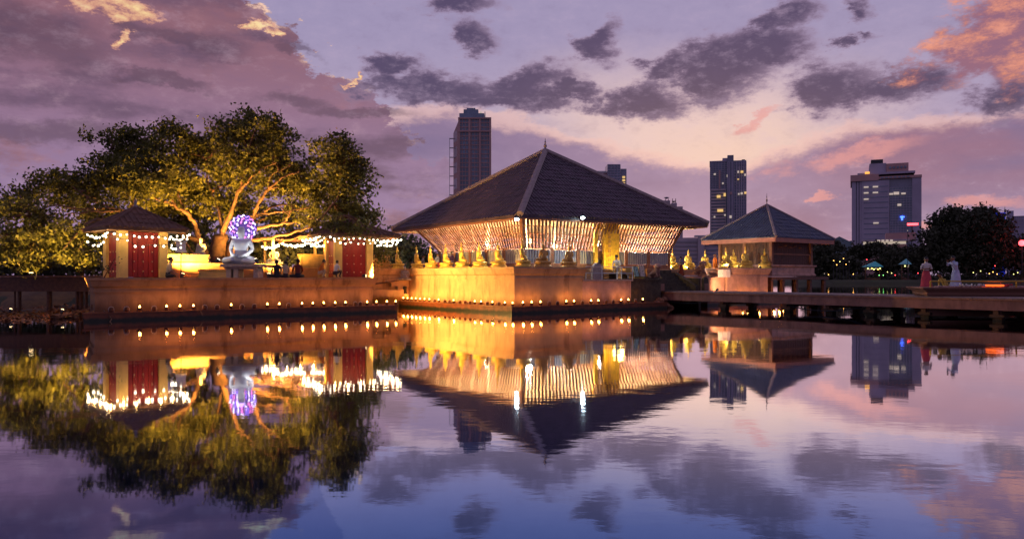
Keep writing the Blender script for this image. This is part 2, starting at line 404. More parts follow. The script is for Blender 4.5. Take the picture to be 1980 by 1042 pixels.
def props(o, label=None, cat=None, group=None, kind=None):
    if label: o['label'] = label
    if cat: o['category'] = cat
    if group: o['group'] = group
    if kind: o['kind'] = kind
    return o
def thing(name, label, cat, loc=(0, 0, 0), rz=0.0, group=None):
    o = bpy.data.objects.new(name, None); LINK(o); o.location = loc; o.rotation_euler = (0, 0, rz); o.empty_display_size = .2
    return props(o, label, cat, group)
def part(name, mb, m, root, world=False, smooth=False, kind=None, loc=None, label=None):
    """a child mesh; world=True: coordinates are in world space and the root is unrotated"""
    off = None
    if world:
        off = Vector(root.location); r = root.parent
        while r is not None: off = off + r.location; r = r.parent
    me = mb if isinstance(mb, bpy.types.Mesh) else mb.mesh(name, m, off, smooth)
    o = bpy.data.objects.new(name, me); LINK(o); o.parent = root
    if loc is not None: o.location = loc
    if kind: o['kind'] = kind
    if label: o['label'] = label
    return o
def solo(name, mb, m, label, cat, loc=None, group=None, smooth=False, kind=None):
    c = Vector(loc) if loc is not None else None
    o = bpy.data.objects.new(name, mb.mesh(name, m, c, smooth)); LINK(o)
    if c is not None: o.location = c
    return props(o, label, cat, group, kind)
def struct(name, mb, m, smooth=False):
    o = bpy.data.objects.new(name, mb.mesh(name, m, None, smooth)); LINK(o); o['kind'] = 'structure'; return o
def copy_tree(o, parent=None):
    c = o.copy(); LINK(c); c.parent = parent
    for ch in o.children: copy_tree(ch, c)
    return c
def light(kind, loc, power, col, parent=None, size=.05, rot=None, spot=None, blend=.6):
    l = bpy.data.lights.new('lamp_light', kind); l.energy = power; l.color = col
    if kind in ('POINT', 'SPOT'): l.shadow_soft_size = size
    if kind == 'SPOT': l.spot_size = R(spot or 90); l.spot_blend = blend
    o = bpy.data.objects.new('lamp_light', l); LINK(o); o.location = loc; o.parent = parent
    if rot is not None: o.rotation_euler = Vector(rot).to_track_quat('-Z', 'Y').to_euler()
    return o
ORD = 'first second third fourth fifth sixth seventh eighth ninth tenth eleventh twelfth thirteenth fourteenth fifteenth sixteenth seventeenth eighteenth nineteenth twentieth'.split()
ORD += ['twenty-'+x for x in ORD[:9]] + ['thirtieth'] + ['thirty-'+x for x in ORD[:9]]
def pqpoly(pts):
    P_ = [(PQ(p, q).x, PQ(p, q).y) for p, q in pts]
    a = sum(P_[i-1][0]*P_[i][1] - P_[i][0]*P_[i-1][1] for i in range(len(P_)))
    return P_ if a > 0 else P_[::-1]

# ------------------------------------------------------------------ ground and water
w = MB(); w.add([(-2500, -60, 0), (2500, -60, 0), (2500, 3500, 0), (-2500, 3500, 0)], [(0, 1, 2, 3)])
struct('lake_water', w, M_water)
g = MB()
# far shore, from the left bank round the back
poly = [(-2500, 47), (-45, 47), (-24, 46.5), (-18, 48), (-14, 53), (-10, 60), (-4, 75), (10, 110), (50, 180), (90, 212), (160, 205), (260, 190), (2500, 180), (2500, 3400), (-2500, 3400)]
g.loft(poly, [(1.5, -.3), (-.3, .5), (-2.5, 1.05), (-2.6, 1.05)])
struct('far_shore', g, M_grass)
b = MB()
N = 44
for i in range(N+1):
    x = -34 + i*.48; y0 = 45.5 + .6*math.sin(i*.5) + (.25*max(0, i-34))
    for j, (dy, z) in enumerate([(0, -.1), (.6, .3), (1.8, .75), (3.4, 1.15), (7, 1.3)]):
        b.v.append((x, y0+dy, z + random.uniform(-.06, .06)*(j > 0)))
for i in range(N):
    for j in range(4):
        a = i*5+j; b.f.append((a, a+5, a+6, a+1))
struct('near_bank', b, M_soil, True)

# ------------------------------------------------------------------ platforms
def platform(label, poly, z, m, flare=.22, band=True):
    P_ = pqpoly(poly); c = PQ(*poly[0], 0)
    t = thing('temple_platform', label, 'platform', c)
    prof = [(0, -.5), (0, z-.62), (.05, z-.62), (.05, z-.54), (.02, z-.53), (.02, z-.42), (.10, z-.36)] if band else [(0, -.5), (0, z-.3)]
    part('wall', MB().loft(P_, prof), m, t, True)
    part('cornice', MB().loft(P_, [(prof[-1][0], prof[-1][1]+.002), (flare*.8, z-.12), (flare, z-.10), (flare, z)]), m, t, True)
    return t
def ledge(root, poly, z=.36, inner=None):
    P_ = pqpoly(poly)
    part('ledge', MB().loft(P_, [(-.05, -.6), (0, -.3), (0, z-.06), (.04, z-.06), (.04, z)]), M_ledge, root, True)
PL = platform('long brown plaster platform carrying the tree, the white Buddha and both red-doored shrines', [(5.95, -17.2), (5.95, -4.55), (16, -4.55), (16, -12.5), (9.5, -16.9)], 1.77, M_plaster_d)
ledge(PL, [(5.15, -17.7), (5.15, -3.55), (8, -3.55), (8, -16.8)])
PM = platform('large golden plaster platform under the main pavilion, its corner pointing at the viewer',
              [(.62, .62), (.62, 5.2), (3.4, 5.2), (3.4, 15.8), (4.3, 15.8), (4.3, 19.2), (20, 19.2), (20, -8), (11.4, -8), (11.4, .62)], 2.32, M_plaster)
ledge(PM, [(-.05, -.05), (-.05, 11.2), (2, 11.2), (2, 2), (11.7, 2), (11.7, -.05)])
# entrance landing
t = thing('entrance_landing', 'low pink plaster landing with white edge beside the gilded doorway', 'landing', PQ(.62, 5.2))
part('wall', MB().pq(.62, 3.398, 5.204, 8.9, -.5, 1.58), M_plaster_p, t, True)
part('edging', MB().pq(.54, 3.396, 5.206, 9.0, 1.582, 1.68), M_paleston, t, True)
# stair side block and stairs
t = thing('stair_block', 'dark mossy stone block left of the entrance stairs', 'wall', PQ(1, 9))
part('wall', MB().pq(.9, 3.396, 9.02, 11.7, -.5, 1.62), M_darkstone, t, True)
part('coping', MB().pq(.82, 3.394, 9.04, 11.76, 1.622, 1.72), M_darkstone, t, True)
t = thing('entrance_stairs', 'dark stone stairs rising from the jetty between two guardstones', 'stairs', PQ(1, 12))
for i in range(7):
    p = 1.35 + i*.30
    part('step', MB().pq(p, 3.39 if i < 6 else 3.395, 12.05, 15.2, .8 + i*.21 - .2*(i > 0), .8+.21*(i+1) - .004*i), M_darkstone, t, True)
bal = MB(); 
c8 = []
for q in (15.21, 15.55):
    c8.append([PQ(1.2, q, .6), PQ(3.4, q, .6), PQ(3.4, q, 2.1), PQ(2.9, q, 2.1), PQ(1.2, q, 1.25)])
n5 = len(bal.v); bal.v += [tuple(x) for x in c8[0]+c8[1]]
bal.f += [(0, 1, 2, 3, 4), (9, 8, 7, 6, 5)] + [(i, i+5, (i+1) % 5+5, (i+1) % 5) for i in range(5)]
part('balustrade', bal, M_darkstone, t, True)
part('side_wall', MB().pq(1.25, 3.9, 15.56, 15.78, -.3, 1.75), M_darkstone, t, True)
# second, lower wall and the block of the small pavilion
t = thing('low_platform', 'low pink plaster wall section right of the entrance stairs', 'platform', PQ(1.9, 15.8))
part('wall', MB().pq(1.9, 4.298, 15.80, 19.0, -.5, 1.70), M_plaster_p, t, True)
part('coping', MB().pq(1.83, 4.297, 15.79, 19.01, 1.702, 1.80), M_plaster_p, t, True)
PS = platform('orange-lit plaster platform left of the small pavilion, its cornice flaring', [(1.9, 19.25), (1.9, 23.8), (12, 23.8), (12, 19.25)], 2.42, M_plaster_p)
ledge(PS, [(1.3, 16.5), (1.3, 24.4), (3, 24.4), (3, 16.5)])
for i in range(4):
    q0 = 16.1 + i*.79
    gl = MB().pq(4.22, 4.27, q0, q0+.70, 1.84, 2.28)
    if i == 0:
        gt = thing('white_parapet', 'pale white parapet panels below the gold statues right of the stairs', 'parapet', PQ(4.22, 16.1))
    part('panel', gl, M_white, gt, True)
for i in range(3):
    q0 = 19.3 + i*.5
    part('panel', MB().pq(1.60, 1.66, 18.0+i*.42, 18.38+i*.42, 1.80, 2.30), M_white, gt, True)
# ------------------------------------------------------------------ roofs
def slope_tiles(mb, A, B, C, pitch=.26, course=.42, h=.055):
    """A,B eave ends, C apex: rows of overlapping barrel tiles laid on the slope as real ridges"""
    A, B, C = Vector(A), Vector(B), Vector(C)
    e = (B-A); Le = e.length; e = e/Le
    foot = A + e*((C-A).dot(e)); up = (C-foot); Lu = up.length; up = up/Lu
    n = e.cross(up).normalized()
    if n.z < 0: n = -n
    tc = (C-A).dot(e)
    k = int(Le/pitch)
    for i in range(k):
        x = (i+.5)*pitch + (Le-k*pitch)/2
        top = Lu*(x/tc if x < tc else (Le-x)/(Le-tc)) - .05
        if top < .1: continue
        nc = max(1, int(top/course))
        for j in range(nc):
            s0 = j*course; s1 = min(top, s0+course*1.04) if j < nc-1 else top
            p0 = A + e*x + up*s0; p1 = A + e*x + up*s1
            r0 = pitch*.36; r1 = pitch*.27
            jt = random.uniform(-.012, .022); h0 = h*1.25+jt; h1 = h*.6+jt
            b_ = len(mb.v)
            for (p, r, hh) in ((p0, r0, h0), (p1, r1, h1)):
                for (cx, cz) in ((-1, 0.), (-.6, .8), (.6, .8), (1, 0.)):
                    mb.v.append(tuple(p + e*(cx*r) + n*(cz*hh)))
            mb.f += [(b_, b_+1, b_+5, b_+4), (b_+1, b_+2, b_+6, b_+5), (b_+2, b_+3, b_+7, b_+6), (b_, b_+3, b_+2, b_+1)]
def pyramid(root, corners, apex, m, ridge_m, thick=.14, fascia=.16, fm=None, pitch=.26, ridge_r=.13, finial=1.0, course=.42, rafters=True):
    cs = [Vector(c) for c in corners]; apex = Vector(apex); cen = sum(cs, Vector())/4
    sl = MB()
    lo = [c - Vector((0, 0, thick)) for c in cs]; la = apex - Vector((0, 0, thick*1.5))
    sl.v = [tuple(x) for x in cs] + [tuple(apex)] + [tuple(x) for x in lo] + [tuple(la)]
    for i in range(4):
        j = (i+1) % 4
        sl.f += [(i, j, 4), (5+j, 5+i, 9), (i, 5+i, 5+j, j)]
    rf = part('roof', sl, m, root, True)
    tl = MB()
    for i in range(4):
        slope_tiles(tl, cs[i], cs[(i+1) % 4], apex, pitch, course)
    part('roof_tiles', tl, m, rf, True, kind='stuff')
    for i in range(4):
        pts = [cs[i].lerp(apex, k/6) + Vector((0, 0, .03)) for k in range(7)]
        part('hip_ridge', MB().tube(pts, ridge_r, 6), ridge_m, rf, True)
        # fascia boards, mitred just inside the corner
    for i in range(4):
        a_, b_ = lo[i], lo[(i+1) % 4]; d = (b_-a_).normalized(); inn = (cen-a_); inn = inn - d*inn.dot(d); inn.z = 0; inn.normalize()
        f = MB(); o0 = a_ + d*.06 + inn*.03; o1 = b_ - d*.06 + inn*.03
        f.hexa([o0 - Vector((0, 0, fascia)), o1 - Vector((0, 0, fascia)), o1 + inn*.05 - Vector((0, 0, fascia)), o0 + inn*.05 - Vector((0, 0, fascia)),
                o0 + Vector((0, 0, -.004)), o1 + Vector((0, 0, -.004)), o1 + inn*.05 + Vector((0, 0, -.004)), o0 + inn*.05 + Vector((0, 0, -.004))])
        part('fascia', f, fm or M_fascia, root, True)
    if finial:
        k = finial
        part('finial', MB().lathe([(.16*k, -.1), (.17*k, .05), (.09*k, .12), (.06*k, .2), (.13*k, .3), (.16*k, .38), (.1*k, .46), (.05*k, .55), (.08*k, .62), (.04*k, .7), (.02*k, .9), (.002, 1.15*k)], tuple(apex), 10), M_ridge, root, True, True)
    return rf

# ------------------------------------------------------------------ main pavilion
P0, Q0 = 3.19, 2.92; P1, Q1 = P0+14.87, Q0+16.06
ZE = 5.16; APEX = PQ((P0+P1)/2-.1, (Q0+Q1)/2-.2, 10.45)
MP = thing('main_pavilion', 'large open pavilion with dark tiled pyramid roof and outward-leaning slatted screens', 'pavilion', PQ(P0, Q0))
corn = [PQ(P0, Q0, ZE+.06), PQ(P0, Q1, ZE+.22), PQ(P1, Q1, ZE), PQ(P1, Q0, ZE)]
pyramid(MP, corn, APEX, M_rooftile, M_ridge, finial=.75, pitch=.27, course=.5, ridge_r=.20, fascia=.10)
# rafters under the eaves on the two sides that show
def rafter_row(root, a, b, inn, n, L=1.5, z=-.22):
    a, b = Vector(a), Vector(b); inn = Vector(inn)
    me = MB().box(-.035, .035, 0, L, -.06, .06).mesh('rafter', M_fascia)
    me2 = me
    ang = math.atan2(inn.y, inn.x) - math.pi/2
    for i in range(n):
        if min(i+.5, n-i-.5)*(b-a).length/n < L*.98: continue
        p = a.lerp(b, (i+.5)/n) + Vector((0, 0, z)) + inn*.1
        o = bpy.data.objects.new('rafter', me); LINK(o); o.parent = root
        o.location = p - root.location; o.rotation_euler = (R(20), 0, ang)
Bv = Vector((BX, BY, 0)); Av = Vector((AX, AY, 0))
rafter_row(MP, corn[0], corn[1], Av, 54)
rafter_row(MP, corn[0], corn[3], Bv, 50)
# screens: bottom and top rectangles
ZB, ZT = 3.46, 5.12
BR = [(P0+1.2, Q0+1.2), (P0+1.2, Q0+13.45), (P0+10.2, Q0+13.45), (P0+10.2, Q0+1.2)]
TR = [(P0+.45, Q0+.45), (P0+.45, Q0+14.06), (P0+12.3, Q0+14.06), (P0+12.3, Q0+.45)]
def screen(i, n, single):
    j = (i+1) % 4
    b0, b1 = PQ(*BR[i], ZB), PQ(*BR[j], ZB); t0, t1 = PQ(*TR[i], ZT), PQ(*TR[j], ZT)
    if i == 0: t1.z += .12
    # four tiers of slats that alternate a little, carried on rails
    joined = MB()
    for k in range(n):
        for r in range(4):
            f0 = (k+.28 + (.07 if r % 2 else 0))/n; f1 = f0 + .50/n
            s0, s1 = r/4+.006, (r+1)/4-.004
            q = []
            for (s, fa, fb) in ((s0, f0, f1), (s1, f0, f1)):
                L_ = b0.lerp(t0, s); R_ = b1.lerp(t1, s)
                q.append((L_.lerp(R_, fa), L_.lerp(R_, fb)))
            nrm = (q[0][1]-q[0][0]).cross(q[1][0]-q[0][0]).normalized()*.03
            mb = MB(); mb.hexa([q[0][0], q[0][1], q[0][1]+nrm, q[0][0]+nrm, q[1][0], q[1][1], q[1][1]+nrm, q[1][0]+nrm])
            if single: yield_slats.append((mb, r))
            else: joined.add(mb.v, mb.f)
    rails = []
    for r in range(5):
        s = r/4; L_ = b0.lerp(t0, s); R_ = b1.lerp(t1, s); rails.append((L_, R_))
    for (L_, R_) in rails:
        inn = (PQ((P0+P1)/2, (Q0+Q1)/2, 4) - (L_+R_)/2).normalized()*.10
        part('rail', MB().tube([L_+inn, R_+inn], .03, 4), M_fascia, MP, True)
    if not single: part('screen', joined, M_slat, MP, True, kind='stuff')
yield_slats = []
for i, n, sg in ((0, 50, True), (3, 42, True), (1, 40, False), (2, 50, False)):
    for _ in [screen(i, n, sg)]: pass
rest = MB()
M_pane = mat('frosted_panel', (.34, .34, .37), .5, var=.15)
M_slat_l = mat('slat_wood_pale', (.46, .30, .20), .6, var=.3, scale=2)
for k, (mb, r) in enumerate(yield_slats):
    if k < 300: part('slat', mb, M_slat_l if (k*7 % 5 == 0) else M_slat, MP, True)
    else: rest.add(mb.v, mb.f)
part('far_slats', rest, M_slat, MP, True, kind='stuff')
# corner posts of the screens, columns and low panelled wall
for i in range(4):
    b0 = PQ(*BR[i], 2.33); b1 = PQ(*BR[i], ZB); t1 = PQ(*TR[i], ZT)
    part('post', MB().tube([b0, b1], .11, 6), M_fascia, MP, True)
    part('brace', MB().tube([b1, t1], .085, 6), M_fascia, MP, True)
for i, n in ((0, 6), (3, 5)):
    j = (i+1) % 4; a = PQ(*BR[i], 0); b = PQ(*BR[j], 0); d = (b-a).normalized(); nn = Vector((-d.y, d.x, 0))
    L = (b-a).length
    for k in range(n):
        c0 = a + d*(L*(k+.06)/n); c1 = a + d*(L*(k+.94)/n)
        mid = (c0+c1)/2; hw = (c1-c0).length/2
        wp = part('window', MB().obox(mid, d, nn, hw, .03, 2.62, 3.40), M_pane, MP, True)
        for s in range(9):
            q = c0.lerp(c1, (s+.5)/9) ; off = nn*(-.06 if (q+nn*.1-PQ((P0+P1)/2, (Q0+Q1)/2)).length < (q-PQ((P0+P1)/2, (Q0+Q1)/2)).length else .06)
            part('bar', MB().obox(q+off, d, nn, .018, .018, 2.62, 3.40), M_rail, wp, True)
        part('low_wall', MB().obox(mid, d, nn, hw, .06, 2.33, 2.61), M_fascia, MP, True)
    for k in range(1, n):
        c0 = a + d*(L*k/n)
        part('column', MB().obox(c0, d, nn, .11, .11, 2.33, 3.50), M_fascia, MP, True)
fl = MB().pq(P0+1.3, P1-1, Q0+1.3, Q1-1.5, 2.324, 2.345)
part('floor', fl, M_ceiling, MP, True)
ce = MB(); ce.add([PQ(P0+.5, Q0+.5, 5.02), PQ(P0+.5, Q1-.6, 5.06), PQ(P1-.5, Q1-.6, 5.02), PQ(P1-.5, Q0+.5, 4.98), APEX-Vector((0, 0, .9))], [(0, 1, 4), (1, 2, 4), (2, 3, 4), (3, 0, 4)])
part('ceiling', ce, M_ceiling, MP, True)
for (p, q) in ((8, 7), (8, 14), (13.5, 8), (13.5, 14)):
    part('inner_column', MB().tube([PQ(p, q, 2.34), PQ(p, q, 6.2)], .16, 8), M_ceiling, MP, True)
for (p, q, pw) in ((6.3, 6.0, 2500), (6.3, 11.8, 4300), (11, 6.2, 1700), (11, 12, 1900)):
    c = PQ(p, q, 4.0)
    lp = thing('hanging_lamp', 'round lamp inside the main pavilion ' + {(6.3, 6.0): 'just behind the slats left of the doorway', (6.3, 11.8): 'behind the slats right of the gilded doorway', (11, 6.2): 'far inside, towards the left eave', (11, 12): 'far inside, behind the doorway'}[(p, q)], 'lamp', c, group='lamps hanging inside the main pavilion')
    part('globe', MB().ball((0, 0, 0), .16, 10, 6), M_lampw, lp)
    part('cord', MB().tube([(0, 0, .16), (0, 0, 1.6)], .012, 4), M_metal, lp)
    light('POINT', (0, 0, -.3), pw, (1, .91, .76), lp, .2)
# the two white floodlights under the eave
def floodlight(u, v, Yd, aim, power, label, col=(.80, .94, 1), name='floodlight', size=.1, m=None, spot=120):
    c = W(u, v, Yd); t = thing(name, label, 'floodlight', c, group=None)
    a = Vector(aim).normalized(); 
    up = Vector((0, 0, 1)); sx = a.cross(up).normalized(); up2 = sx.cross(a)
    hs = MB(); s = size
    def P8(d, k): return [a*d + sx*(x*k) + up2*(z*k) for x, z in ((-1, -1), (1, -1), (1, 1), (-1, 1))]
    hs.hexa(P8(-s*1.2, s*.7) + P8(0, s*1.1))
    part('housing', hs, M_metal, t)
    part('lens', MB().tube([a*.004, a*.03], s*.8, 12), m or M_flood, t)
    part('bracket', MB().tube([-a*s, -a*s + Vector((0, 0, s*1.6))], s*.15, 4), M_metal, t)
    light('SPOT', a*.08, power, col, t, .06, a, 165)
    return t
yf = PQ(P0+.1, Q0+.1).y
floodlight(999, 424, yf-.45, (.05, -.42, -.85), 210, 'bright white floodlight under the eave at the front corner of the big roof', size=.14)
pf = PQ(P0-.05, q_at(1127, P0-.05)); floodlight(1127, 421, pf.y-.3, (.02, -.42, -.85), 300, 'bright white floodlight under the eave left of the gilded doorway', size=.14)
# gilded doorway standing proud of the front screen
pd = P0+.75; qd0, qd1, qd2 = q_at(1150, pd), q_at(1173, pd), q_at(1197, pd)
DW = thing('gilded_doorway', 'tall golden entrance with an arched opening and a broad painted jamb', 'doorway', PQ(pd, qd0, 2.33))
def pqs(q0, q1, z0, z1, d=.16, pp=pd): return MB().pq(pp, pp+d, q0, q1, z0, z1)
part('frame', pqs(qd0, qd0+.24, 2.33, 4.75), M_goldpaint, DW, True)
part('frame', pqs(qd1-.24, qd1, 2.33, 4.75), M_goldpaint, DW, True)
part('jamb', pqs(qd1+.004, qd2, 2.33, 5.06, .5, pd-.03), M_goldpaint, DW, True)
for k in range(9):
    z = 2.5+k*.28
    part('jamb_relief', pqs(qd1+.08, qd1+.30, z, z+.17, .05, pd-.08), M_bronze, DW, True)
arch = MB(); n = 14; vs = []; qa = qd0+.24; qb = qd1-.24; r = (qb-qa)/2; qm = (qa+qb)/2
for dp in (0, .18):
    for k in range(n+1):
        a = math.pi*k/n; vs.append(PQ(pd+dp, qm - r*math.cos(a), 4.35 + .38*math.sin(a)))
    for k in range(n+1):
        vs.append(PQ(pd+dp, qa-.0 + (qb-qa)*k/n, 5.02))
m1 = n+1
for k in range(n):
    arch.f += [(k, k+1, m1+k+1, m1+k), (2*m1+k+1, 2*m1+k, 3*m1+k, 3*m1+k+1), (k+1, k, 2*m1+k, 2*m1+k+1)]
arch.v = [tuple(x) for x in vs]
part('arch', arch, M_goldpaint, DW, True)
part('lintel', pqs(qd0-.1, qd1+.0, 4.80, 5.05, .22, pd-.06), M_goldpaint, DW, True)
for k in range(7):
    q = qa + (qb-qa)*(k+.5)/7
    part('grille_bar', MB().tube([PQ(pd+.12, q, 2.9), PQ(pd+.12, q, 4.7)], .02, 4), M_wood, DW, True)
part('threshold', pqs(qa, qb, 2.33, 2.62, .1, pd+.02), M_darkstone, DW, True)
light('POINT', PQ(pd-1.0, qd1, 2.75) - DW.location, 110, (1, .70, .16), DW, .35)

# ------------------------------------------------------------------ small pavilion
zc = 4.62
SP = thing('small_pavilion', 'small pavilion on red stilts with blue-grey tiled roof and carved wooden walls', 'pavilion', PQ(1.26, 23.8))
cs = [PQ(1.26, 23.8, zc), PQ(1.26, 31.4, zc), PQ(7.76, 31.4, zc), PQ(7.76, 23.8, zc)]
pyramid(SP, cs, PQ(4.5, 27.5, 7.25), M_rooftile2, M_ridge, thick=.05, fascia=.30, fm=mat('salmon_fascia', (.50, .21, .14), .6, var=.15), pitch=.24, ridge_r=.10, finial=.42, course=.45)
part('soffit', MB().pq(1.45, 7.5, 24.0, 31.2, 4.33, 4.37), M_fascia, SP, True)
rafter_row(SP, cs[0], cs[1], Av, 26); rafter_row(SP, cs[0], cs[3], Bv, 22)
part('base', MB().loft(pqpoly([(2.2, 24.75), (2.2, 30.1), (7, 30.1), (7, 24.75)]), [(0, 1.86), (.1, 1.9), (.1, 2.0), (.02, 2.1), (.02, 2.5), (.14, 2.6), (.14, 2.7)]), M_plaster_p, SP, True)
part('beam', MB().pq(1.9, 7.2, 24.3, 31.6, 1.62, 1.84), M_wood, SP, True)
for q in (24.5, 25.9, 27.6, 29.4, 31.3):
    for p in (2.1, 4.6, 7.0):
        part('stilt', MB().pq(p, p+.26, q, q+.26, -.8, 1.61), M_wood, SP, True)
for (p, q) in ((2.35, 24.9), (2.35, 29.9), (6.8, 24.9), (4.6, 24.9), (6.8, 29.9)):
    part('post', MB().pq(p-.1, p+.1, q-.1, q+.1, 2.705, 4.33), M_fascia, SP, True)
def planks(p0, q0, p1, q1, z0, z1, n, m=M_wood):
    for k in range(n):
        fa, fb = (k+.04)/n, (k+.96)/n
        a = (p0+(p1-p0)*fa, q0+(q1-q0)*fa); b = (p0+(p1-p0)*fb, q0+(q1-q0)*fb)
        mb = MB(); d = .04 + .012*(k % 2)
        if p0 == p1: mb.pq(p0, p0+d, a[1], b[1], z0, z1)
        else: mb.pq(a[0], b[0], q0, q0+d, z0, z1)
        part('plank', mb, m, SP, True)
planks(2.4, 25.02, 2.4, 29.78, 2.71, 4.32, 16)
part('ledge_board', MB().pq(2.30, 2.395, 25.02, 29.78, 3.42, 3.52), M_fascia, SP, True)
planks(4.72, 24.95, 6.68, 24.95, 2.71, 4.32, 7)
planks(2.48, 24.95, 4.48, 24.95, 2.71, 4.32, 7)
M_carve = mat('carved_relief', (.40, .20, .08), .6, var=.3)
for k in range(5):
    part('carving', MB().lathe([(.16, 0), (.13, .04), (.05, .07), (.003, .08)], (0, 0, 0), 7), M_carve, SP).location = PQ(2.36, 26.0+k*.62, 3.95+.1*(k % 2)) - SP.location

# ------------------------------------------------------------------ the two shrines with red doors
def shrine(label, u_c, Yc, rot, half, z0, zt, over, apex_h, lit):
    t = thing('shrine', label, 'shrine', W(u_c, HZ, Yc)*1.0, rot)
    t.location.z = z0
    h = half; H = zt - z0
    # corner piers, a red door between them on each side
    for sx in (-1, 1):
        for sy in (-1, 1):
            part('pier', MB().box(min(sx*h, sx*(h-.36)), max(sx*h, sx*(h-.36)), min(sy*h, sy*(h-.36)), max(sy*h, sy*(h-.36)), 0, H), M_cream, t)
    for k in range(4):
        a = k*math.pi/2; rz = Matrix.Rotation(a, 4, 'Z')
        dr = MB(); n = 6; wd = 2*(h-.37)
        d = part('door', MB().box(-wd/2, wd/2, -h+.16, -h+.20, 0.02, H-.02), M_red, t); d.rotation_euler = (0, 0, a)
        for i in range(6):
            x0 = -wd/2 + wd*i/6; part('door_board', MB().box(x0+.012, x0+wd/6-.012, -h+.12, -h+.158, .03, H-.03), M_red, d)
        if k in (0, 3):
            for zi in range(3):
                for xi in range(3):
                    part('stud', MB().ball((-wd/2+wd*(xi+.72)/3.45, -h+.10, .28+zi*.40*H/1.9), .035, 6, 4), M_stud, d)
    # roof
    e = h + over; ze = H + .12; ap = (0, 0, H+apex_h)
    r = MB(); c4 = [(-e, -e, ze), (e, -e, ze), (e, e, ze), (-e, e, ze)]
    r.v = c4 + [ap] + [(x*.98, y*.98, ze-.12) for x, y, _ in c4]
    r.f = [(0, 1, 4), (1, 2, 4), (2, 3, 4), (3, 0, 4), (0, 5, 6, 1), (1, 6, 7, 2), (2, 7, 8, 3), (3, 8, 5, 0), (8, 7, 6, 5)]
    rf = part('roof', r, M_rooftile3, t)
    tl = MB()
    for i in range(4): slope_tiles(tl, c4[i], c4[(i+1) % 4], ap, .24, .40, .045)
    part('roof_tiles', tl, M_rooftile3, rf, kind='stuff')
    for i in range(4): part('hip_ridge', MB().tube([c4[i], ap], .07, 6), M_rooftile3, rf)
    part('finial', MB().lathe([(.1, -.1), (.12, .05), (.05, .12), (.09, .22), (.03, .3), (.003, .45)], ap, 8), M_ridge, t, smooth=True)
    for k in range(7): light('POINT', (-e+.15+(2*e-.3)*k/6, -e+.12, ze-.30-.06*(k % 2)), lit*.75/7, (1, .66, .24), t, .04)
    for k in range(4): light('POINT', (-e+.12, -e+.5+(e*1.4)*k/3, ze-.30), lit*.45/4, (1, .66, .24), t, .04)
    return t, e, ze
SH1, e1_, z1_ = shrine('left shrine with closed red studded door and dark brown pyramid roof under the tree', 262, 33.6, R(36.87+9), 1.02, 1.78, 3.80, .66, 1.15, 70)
SH2, e2_, z2_ = shrine('right shrine with bright red studded door and roof half covered by tree leaves', 674, 40.3, R(36.87-7), 1.02, 1.78, 3.86, 1.15, 1.0, 90)
# festoon lights
def string_lights(label, pts, n, sag=.12, rad=.045, power=0, jitter=.05):
    t = thing('string_lights', label, 'string lights', pts[0])
    P_ = [Vector(p) for p in pts]; seg = [(P_[i+1]-P_[i]).length for i in range(len(P_)-1)]; L = sum(seg)
    me = MB().ball((0, 0, 0), rad, 8, 5).mesh('bulb', M_bulb, smooth=True)
    path = []
    for k in range(n):
        s = L*(k+.5)/n; i = 0
        while i < len(seg)-1 and s > seg[i]: s -= seg[i]; i += 1
        f = s/seg[i]; q = P_[i].lerp(P_[i+1], f); q.z -= sag*4*f*(1-f); q += Vector([random.uniform(-jitter, jitter) for _ in range(3)])
        path.append(q)
        o = bpy.data.objects.new('bulb', me); LINK(o); o.parent = t; o.location = q - t.location; s_ = random.uniform(.75, 1.25); o.scale = (s_, s_, s_)
    part('wire', MB().tube([q+Vector((0, 0, rad)) for q in path], .012, 4), M_metal, t, True)
    return t
def shrine_eave(t, e, z, dz):
    M4 = Matrix.Translation(t.location) @ Matrix.Rotation(t.rotation_euler.z, 4, 'Z')
    return [M4 @ Vector(c) for c in ((-e, e*.6, z+dz), (-e, -e, z+dz), (e, -e, z+dz), (e, e*.6, z+dz))]
string_lights('upper string of white bulbs along the eave of the left shrine', shrine_eave(SH1, e1_, z1_, -.22), 34, .18)
string_lights('lower drooping string of white bulbs in front of the left shrine', shrine_eave(SH1, e1_*.98, z1_, -.45), 22, .30, jitter=.1)
string_lights('upper string of white bulbs along the eave of the right shrine', shrine_eave(SH2, e2_, z2_, -.17), 44, .08)
string_lights('lower string of white bulbs under the eave of the right shrine', shrine_eave(SH2, e2_*.93, z2_, -.36), 34, .10)

